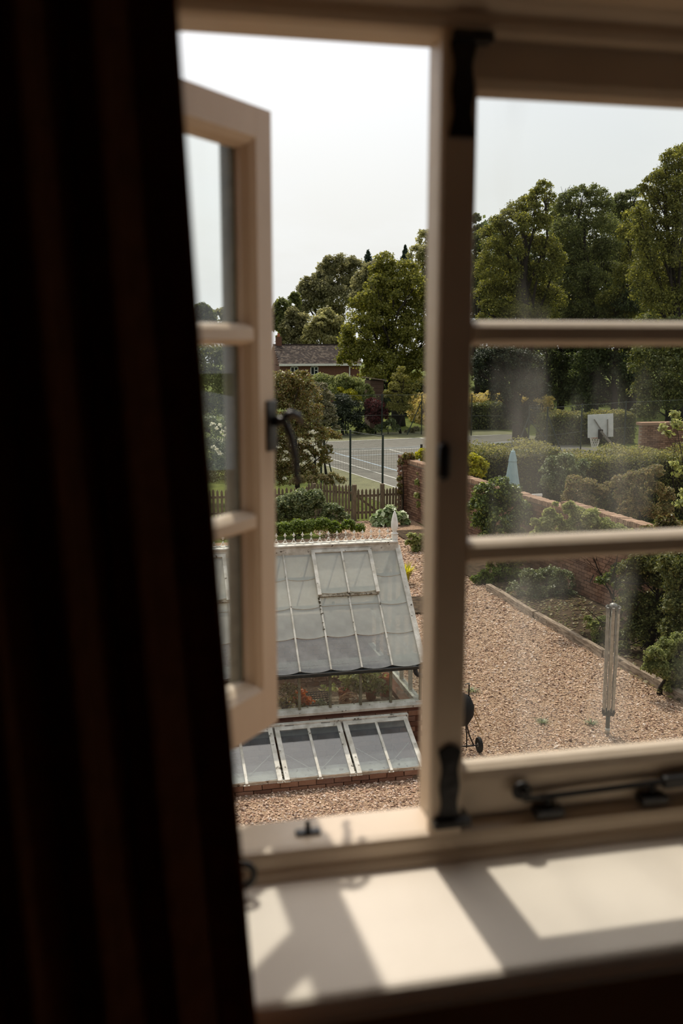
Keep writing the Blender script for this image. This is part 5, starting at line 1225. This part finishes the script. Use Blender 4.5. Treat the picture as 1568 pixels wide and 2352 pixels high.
def tuft(name, label, p, h, n, mat, spread=.2, seed=1, w=.02):
    rng = np.random.default_rng(seed); t = thing(name, p, label, 'plant'); Q = []
    for i in range(n):
        a = rng.uniform(0, 6.28); l = rng.uniform(.2, 1)*spread; d = np.array([math.cos(a), math.sin(a), 0]); s = np.array([-d[1], d[0], 0])*w
        b0 = np.array(p)+d*.05*rng.random(); m = b0+d*l*.4+np.array([0, 0, h*.65*rng.uniform(.7, 1)]); e = b0+d*l+np.array([0, 0, h*rng.uniform(.6, 1)])
        Q += [b0-s, b0+s, m+s*.8, m-s*.8, m-s*.8, m+s*.8, e+s*.1, e-s*.1]
    o = put('blade_leaves', quads_mesh('blade_leaves', np.array(Q), rng.random(2*n)), mat, t); o['kind'] = 'stuff'; return t
q = ongr(930, 1340); tuft('grass_tuft', 'golden green grass tuft on the gravel beside the greenhouse end', (q.x, q.y, 0), .50, 150, M['l_yellow'], .30, 2)
q = ongr(940, 1405)
o = struct('soil_patch', MB().prism([(q.x-.35, q.y-.2), (q.x+.6, q.y-.3), (q.x+.75, q.y+.9), (q.x+.1, q.y+1.1), (q.x-.2, q.y+.6)], lambda u, v: (u, v, -.02), lambda u, v: (u, v, .045)), M['soil'], 'dark soil patch on the gravel beside the greenhouse end')
for k, (px_k, py_k, lb) in enumerate(((1358, 1664, 'small grey-green weed in the gravel left of the airer foot'), (1245, 1662, 'faint weed in the gravel, left of the grey-green weed'), (1085, 1590, 'tiny weed beside the trolley rod'))):
    q = ongr(px_k, py_k); tuft('weed', lb, (q.x, q.y, .01), .05, 40, M['l_hydr'], .14, k+5, .008)
# on the garden wall
Tn('climbing_plant', 'climber with yellow-green leaves on the wall face right of the pier', 'plant', 28.6, [(968, 1090, 10), (962, 1110, 10), (970, 1130, 12), (958, 1140, 8), (966, 1160, 10), (978, 1110, 12), (972, 1180, 9)], M['l_vine'], .09, 1500, r0=.03)
Tn('ivy', 'dark ivy clinging to the left edge of the brick pier', 'plant', 29.5, [(919, 1062, 7), (930, 1050, 9), (917, 1100, 6), (918, 1115, 6), (942, 1050, 10), (918, 1130, 5)], M['l_photinia'], .08, 1300, r0=.03)
Tn('shrub', 'yellow-green shrub above the wall end beside the mullion', 'shrub', 30.5, [(962, 1048, 11), (972, 1040, 10), (978, 1055, 11), (952, 1056, 8), (990, 1045, 12)], M['l_yellow'], .09, 1700, r0=.03)
Tn('climbing_plant', 'big mound of glossy climber spilling over the wall below the parasol', 'plant', 21.7, [(1110, 1135, 27), (1145, 1122, 29), (1172, 1138, 27), (1100, 1165, 29), (1140, 1160, 36), (1185, 1165, 29), (1105, 1200, 29), (1145, 1200, 36), (1190, 1195, 29), (1160, 1230, 27), (1120, 1225, 25), (1205, 1175, 20), (1188, 1228, 20), (1120, 1268, 29), (1160, 1268, 34), (1198, 1262, 27), (1140, 1298, 25), (1185, 1295, 22)], M['l_ivy'], 0.065, 30000, r0=.05, clump=.36)
Tn('shrub', 'bright yellow-green shrub between the mullion and the parasol', 'shrub', 27.0, [(1085, 1055, 14), (1098, 1062, 14), (1110, 1070, 12), (1092, 1085, 14), (1108, 1090, 10), (1070, 1065, 14)], M['l_yellow'], .09, 2600, r0=.03)
Tn('climbing_plant', 'pale-leaved vine sprawling along the wall coping', 'plant', 17.6, [(1260, 1180, 14), (1235, 1235, 18), (1300, 1240, 22), (1345, 1250, 22), (1255, 1205, 18), (1280, 1195, 16), (1310, 1170, 18), (1330, 1190, 24), (1360, 1195, 24), (1300, 1215, 20), (1340, 1225, 22), (1385, 1215, 24), (1420, 1225, 22), (1450, 1235, 18), (1245, 1215, 16), (1265, 1235, 18), (1400, 1240, 18), (1228, 1200, 10), (1275, 1158, 6), (1310, 1160, 9)], M['l_vine'], 0.06, 30000, r0=.02, base=(9.72, 17.7, 0), clump=.45)
Tn('climbing_plant', 'russet-tipped climber at the right end of the wall coping', 'plant', 16.0, [(1465, 1240, 18), (1490, 1225, 18), (1520, 1215, 20), (1550, 1215, 22), (1575, 1225, 22), (1515, 1195, 10), (1540, 1190, 10), (1475, 1218, 9), (1510, 1240, 20)], M['l_photinia'], 0.055, 14000, r0=.04)
# hedges and shrubs behind the wall
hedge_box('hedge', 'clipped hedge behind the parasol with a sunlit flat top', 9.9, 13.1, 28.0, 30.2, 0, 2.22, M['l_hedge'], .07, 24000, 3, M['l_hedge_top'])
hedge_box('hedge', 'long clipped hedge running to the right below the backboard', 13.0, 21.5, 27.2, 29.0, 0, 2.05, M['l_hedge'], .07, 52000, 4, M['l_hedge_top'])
Tn('shrub', 'white-flecked bush against the left half of the long hedge', 'shrub', 26.4, [(1270, 1065, 18), (1300, 1060, 20), (1285, 1095, 24), (1260, 1110, 22), (1320, 1085, 22), (1340, 1070, 16), (1290, 1130, 24), (1255, 1080, 16)], M['l_hydr'], .07, 9000, r0=.04)
Tn('shrub', 'russet-leaved bush in front of the middle of the long hedge', 'shrub', 25.2, [(1320, 1110, 20), (1350, 1120, 22), (1310, 1140, 22), (1345, 1155, 24), (1380, 1130, 18), (1320, 1170, 22), (1400, 1115, 12)], M['l_brownred'], .065, 8000, r0=.04)
Tn('shrub', 'pinkish russet bush standing furthest right before the long hedge', 'shrub', 24.4, [(1420, 1110, 20), (1450, 1105, 22), (1480, 1095, 20), (1505, 1085, 20), (1430, 1140, 22), (1465, 1140, 24), (1500, 1125, 24), (1530, 1140, 20), (1440, 1175, 24), (1480, 1175, 26), (1525, 1175, 22)], M['l_brownred'], .065, 13000, r0=.04)
Tn('shrub', 'dark green bush between the two russet bushes', 'shrub', 25.0, [(1390, 1160, 22), (1400, 1185, 24), (1370, 1185, 22), (1412, 1150, 16)], M['l_hedge'], .065, 6075, r0=.04)
hedge_box('hedge', 'clipped hedge with golden top behind the backboard', 22.0, 27.0, 48.5, 50.3, 0, 1.62, M['l_hedge'], .13, 12150, 5, M['l_hedge_top'])
hedge_box('hedge', 'low dark hedge beyond the court left of the dark evergreen', 20.6, 24.2, 58.0, 59.6, .05, 1.55, M['l_hedge'], .15, 8775, 6)
b = hedge_box('meadow', 'strip of tall tawny meadow grass behind the low dark hedge', 19.5, 28, 61.5, 66, 0, 1.75, M['l_meadow'], .26, 7000, 7, cat='grass', rough=.2)
# the wood on the right
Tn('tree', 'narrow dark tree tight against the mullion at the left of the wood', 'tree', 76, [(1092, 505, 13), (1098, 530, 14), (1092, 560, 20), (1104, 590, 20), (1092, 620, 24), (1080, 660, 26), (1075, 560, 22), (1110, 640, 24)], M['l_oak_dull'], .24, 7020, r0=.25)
Tn('tree', 'broad sunlit oak at the left of the wood', 'tree', 64, [(1250, 432, 18), (1232, 448, 18), (1262, 455, 16), (1208, 470, 20), (1185, 482, 20), (1165, 496, 18), (1225, 485, 24), (1140, 516, 20), (1120, 540, 20), (1160, 530, 28), (1200, 520, 30), (1240, 520, 30), (1130, 575, 28), (1170, 575, 34), (1215, 570, 36), (1255, 570, 30), (1120, 620, 30), (1160, 630, 38), (1210, 630, 40), (1255, 630, 36), (1125, 675, 34), (1170, 690, 40), (1220, 690, 42), (1265, 690, 34), (1130, 720, 34), (1190, 735, 40), (1245, 740, 36), (1278, 600, 24)], M['l_oak'], 0.15, 52000, base_px=1205, r0=.5, dj=.7, clump=.5, clumps=30)
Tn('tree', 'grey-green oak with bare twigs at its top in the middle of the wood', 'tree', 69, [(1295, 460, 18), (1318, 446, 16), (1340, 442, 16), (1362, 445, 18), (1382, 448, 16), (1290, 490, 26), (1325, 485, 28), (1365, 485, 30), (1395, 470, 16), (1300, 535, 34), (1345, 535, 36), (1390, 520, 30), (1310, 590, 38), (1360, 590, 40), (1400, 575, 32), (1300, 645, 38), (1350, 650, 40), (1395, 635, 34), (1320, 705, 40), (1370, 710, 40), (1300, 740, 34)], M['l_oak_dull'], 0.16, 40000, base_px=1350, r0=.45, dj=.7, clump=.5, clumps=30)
b = MB(); r5 = random.Random(12); q0 = at(1330, 470, 69)
for k in range(26):
    p = q0+Vector((r5.uniform(-1.2, 1.9), r5.uniform(-.6, .6), r5.uniform(-.3, .4))); e = p+Vector((r5.uniform(-.3, .4), 0, r5.uniform(.7, 1.25))); b.tube([p, p.lerp(e, .5)+Vector((r5.uniform(-.1, .1), 0, 0)), e], [.03, .02, .008], 4, cap=False)
par = [o for o in COL.objects if o.type == 'EMPTY' and o.get('label', '').startswith('grey-green oak')][0]
b.build('twigs', M['l_brownred'], par)
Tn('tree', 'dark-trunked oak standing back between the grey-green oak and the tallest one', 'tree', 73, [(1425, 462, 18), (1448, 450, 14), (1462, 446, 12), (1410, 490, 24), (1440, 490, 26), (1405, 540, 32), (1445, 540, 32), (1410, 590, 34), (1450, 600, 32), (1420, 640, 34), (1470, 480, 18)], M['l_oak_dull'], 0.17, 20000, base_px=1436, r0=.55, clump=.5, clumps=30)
Tn('tree', 'tallest bright oak at the right edge of the picture', 'tree', 58, [(1545, 358, 18), (1562, 352, 18), (1526, 364, 12), (1530, 395, 24), (1560, 395, 26), (1508, 408, 16), (1492, 425, 18), (1472, 432, 10), (1520, 430, 28), (1560, 440, 34), (1490, 460, 26), (1525, 475, 34), (1565, 485, 36), (1470, 500, 26), (1500, 520, 36), (1545, 530, 40), (1465, 545, 26), (1490, 575, 38), (1540, 590, 44), (1480, 625, 36), (1525, 640, 42), (1565, 640, 40), (1475, 670, 30), (1510, 700, 40), (1560, 700, 42), (1600, 420, 44), (1605, 500, 46), (1605, 590, 48), (1600, 680, 48), (1590, 360, 30), (1640, 560, 50)], M['l_oak'], 0.145, 56000, base_px=1560, r0=.38, dj=.7, clump=.5, clumps=30)
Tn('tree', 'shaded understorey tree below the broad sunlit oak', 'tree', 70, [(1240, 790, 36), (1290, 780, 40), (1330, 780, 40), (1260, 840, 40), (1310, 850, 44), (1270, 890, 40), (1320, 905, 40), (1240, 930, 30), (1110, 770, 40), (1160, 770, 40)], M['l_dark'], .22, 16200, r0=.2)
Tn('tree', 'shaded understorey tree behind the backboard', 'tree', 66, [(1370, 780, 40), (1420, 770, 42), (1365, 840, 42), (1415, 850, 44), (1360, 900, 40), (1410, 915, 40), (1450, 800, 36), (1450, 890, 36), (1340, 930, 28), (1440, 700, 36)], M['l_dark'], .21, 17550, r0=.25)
Tn('tree', 'shaded understorey tree at the far right of the wood', 'tree', 54, [(1490, 760, 40), (1540, 770, 44), (1480, 830, 42), (1530, 850, 46), (1490, 900, 42), (1545, 920, 44), (1590, 800, 50), (1590, 890, 50), (1480, 945, 30)], M['l_hedge'], .17, 17550, r0=.2)
Tn('tree', 'very dark evergreen with hanging twigs at the left of the middle panes', 'tree', 52, [(1115, 830, 32), (1150, 825, 34), (1190, 830, 34), (1225, 845, 30), (1120, 870, 34), (1165, 870, 38), (1210, 880, 36), (1150, 905, 32), (1195, 915, 34), (1235, 900, 28), (1180, 945, 30), (1215, 945, 26), (1085, 850, 26), (1195, 975, 22)], M['l_yew'], 0.12, 34000, base_px=1192, r0=.4, clump=.36)
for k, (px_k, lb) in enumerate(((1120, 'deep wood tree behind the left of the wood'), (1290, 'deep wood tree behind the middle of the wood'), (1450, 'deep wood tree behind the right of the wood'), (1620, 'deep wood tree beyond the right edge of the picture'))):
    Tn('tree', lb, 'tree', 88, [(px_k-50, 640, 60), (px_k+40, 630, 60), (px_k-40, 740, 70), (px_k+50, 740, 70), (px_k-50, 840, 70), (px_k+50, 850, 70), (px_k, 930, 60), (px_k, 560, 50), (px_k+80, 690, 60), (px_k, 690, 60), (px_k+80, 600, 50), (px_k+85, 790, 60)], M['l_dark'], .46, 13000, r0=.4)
Tn('tree', 'olive tree filling the gap between the broad sunlit oak and the grey-green oak', 'tree', 71, [(1275, 505, 20), (1288, 530, 24), (1280, 575, 28), (1288, 625, 32), (1278, 680, 34), (1290, 725, 34), (1268, 480, 14)], M['l_oak'], .16, 11000, r0=.25, clump=.5)
Tn('tree', 'olive tree filling the gap left of the tallest bright oak', 'tree', 66, [(1450, 500, 20), (1440, 540, 26), (1452, 585, 28), (1440, 635, 32), (1452, 690, 34), (1428, 725, 32), (1400, 690, 30)], M['l_oak'], .16, 11000, r0=.25, clump=.5)
# nearer growth at the right edge
t = thing('tree', (9.75, 14.2, 0), 'near tree with big fresh sunlit leaves reaching in at the right edge', 'tree')
L = pxlobes([(1548, 955, 10), (1522, 985, 10), (1555, 978, 12), (1532, 1000, 8), (1548, 1066, 9), (1562, 1084, 12), (1558, 1162, 10), (1572, 1140, 14), (1605, 990, 24), (1610, 1070, 30), (1610, 1150, 30)], 14.2, .6, 5)
foliage('foliage', L, 950, .075, M['l_vine'], t, 5, clump=.95, clumps=14, aspect=.7)
put('trunk', limbs(MB(), (9.75, 14.2, 0), L, .035, 5, 2).mesh('limbs', True), M['bark'], t)
Tn('climbing_plant', 'dark shrubby climber covering the wall right of the airer', 'plant', 15.6, [(1480, 1330, 40), (1440, 1390, 26), (1450, 1310, 30), (1500, 1420, 44), (1545, 1440, 40), (1470, 1430, 30), (1530, 1330, 44), (1575, 1340, 44), (1470, 1390, 36), (1520, 1400, 46), (1570, 1400, 44), (1460, 1450, 30), (1500, 1460, 36), (1450, 1340, 26), (1600, 1330, 50), (1590, 1400, 50), (1600, 1460, 44), (1480, 1290, 34), (1540, 1290, 40), (1590, 1285, 40), (1430, 1490, 18), (1440, 1510, 18), (1470, 1500, 22), (1620, 1380, 50)], M['l_hedge'], 0.05, 52000, r0=.06, clump=.42)
b = MB(); r5 = random.Random(31)
for k in range(12):
    a = at(r5.uniform(1360, 1560), r5.uniform(1300, 1480), 15.45); e = a+Vector((r5.uniform(-.7, .7), r5.uniform(-.1, .1), r5.uniform(-.2, .6)))
    b.tube([a, a.lerp(e, .5)+Vector((0, -.05, r5.uniform(-.1, .1))), e], [.014, .011, .006], 5)
par = [o for o in COL.objects if o.type == 'EMPTY' and o.get('label', '').startswith('dark shrubby climber')][0]
b.build('stem', M['bark'], par)
Tn('climbing_plant', 'dense dark climber at the right edge beside the light green bush', 'plant', 14.6, [(1560, 1330, 38), (1562, 1400, 44), (1548, 1450, 36), (1535, 1300, 32), (1575, 1285, 40), (1610, 1340, 50), (1610, 1430, 50)], M['l_hedge'], .05, 20000, r0=.05, clump=.42)
Tn('climbing_plant', 'sparse climber on the bare brick just behind the airer top', 'plant', 17.4, [(1400, 1330, 16), (1425, 1345, 18), (1440, 1320, 16), (1375, 1335, 10), (1435, 1370, 16), (1415, 1430, 14), (1400, 1450, 14), (1430, 1400, 14), (1420, 1310, 18)], M['l_ivy'], .06, 4200, r0=.03, clump=.5)
Tn('shrub', 'rounded grey-leaved bush on the bed at the wall foot', 'shrub', 19.6, [(1215, 1350, 24), (1245, 1335, 26), (1270, 1350, 26), (1235, 1370, 26), (1265, 1378, 24), (1290, 1350, 18), (1290, 1380, 14), (1200, 1370, 14), (1225, 1325, 18), (1300, 1325, 16), (1180, 1350, 15), (1260, 1322, 24), (1308, 1368, 16), (1322, 1345, 14), (1210, 1325, 20), (1285, 1325, 20)], M['l_hydr'], 0.045, 15000, r0=.04)
Tn('plant', 'low leafy plants at the far left end of the bed', 'plant', 20.9, [(1100, 1335, 12), (1125, 1338, 14), (1150, 1338, 13), (1170, 1345, 12), (1090, 1330, 10), (1140, 1350, 9), (1175, 1328, 12), (1110, 1320, 12), (1140, 1318, 14), (1165, 1315, 12), (1190, 1320, 14), (1205, 1338, 10), (1160, 1358, 8)], M['l_bright'], .06, 5200, r0=.02, upb=.9)
Tn('shrub', 'young yellowish bush behind the airer at the edge of the bed', 'shrub', 16.2, [(1360, 1440, 16), (1385, 1430, 18), (1375, 1465, 18), (1395, 1480, 14), (1350, 1425, 12), (1430, 1460, 14)], M['l_light'], .05, 2600, r0=.02, clump=.42)
Tn('shrub', 'rounded light green bush overhanging the nearest timber edging', 'shrub', 13.5, [(1500, 1510, 26), (1535, 1490, 30), (1570, 1480, 34), (1515, 1540, 28), (1550, 1545, 34), (1490, 1535, 18), (1575, 1570, 34), (1540, 1580, 22), (1605, 1520, 44)], M['l_light'], 0.042, 18000, r0=.04, clump=.36)
hedge_box('hedge', 'tall hedge at the far left behind the curtain', -9.0, 1.2, 33.5, 35.0, 0, 2.6, M['l_hedge'], .12, 14000, 8)
# more woodland outside the picture so the place goes on when seen from a step aside
for k, (x, y, r_) in enumerate(((-30, 90, 6), (-16, 96, 6.5), (-4, 92, 6), (44, 70, 7), (52, 64, 7))):
    t = thing('tree', (x, y, 0), ['broad tree far left behind the curtain', 'second far tree hidden by the curtain', 'third far tree hidden by the curtain', 'far tree beyond the right edge of the window', 'second far tree beyond the right edge of the window'][k], 'tree')
    Lb = [((x+dx*r_*.5, y+dy*r_*.3, r_*(.7+dz*.45)), (r_*.5, r_*.5, r_*.5)) for dx, dy, dz in ((-1, 0, 0), (1, 0, 0), (0, 1, 1), (-.7, 0, 1.2), (.8, 0, 1.3), (0, 0, 2.0))]
    foliage('foliage', Lb, 5000, .45, M['l_far_haze' if x < 10 else 'l_oak'], t, k+90); put('trunk', limbs(MB(), (x, y, 0), Lb, .4, k, 2).mesh('limbs', True), M['bark'], t)

# ------------------------------------------------------------------ repeats
GROUPS = {'potted_plant': 'potted plants on the greenhouse bench', 'flower_pot': 'flower pots on the greenhouse bench', 'timber_edging': 'timber edging beams along the bed',
          'wall_lamp': 'lamps on the garden wall', 'court_fence': 'chain-link fences round the tennis court', 'picket_fence': 'picket fence runs beside the gate',
          'hedge': 'clipped hedges', 'shrub': 'garden shrubs', 'climbing_plant': 'climbers on the garden wall', 'conifer': 'conifer tips above the far trees',
          'tree': 'trees around the garden', 'weed': 'weeds in the gravel'}
for o in list(COL.objects):
    if o.parent is None and o.get('category') and o.name.split('.')[0] in GROUPS: o['group'] = GROUPS[o.name.split('.')[0]]
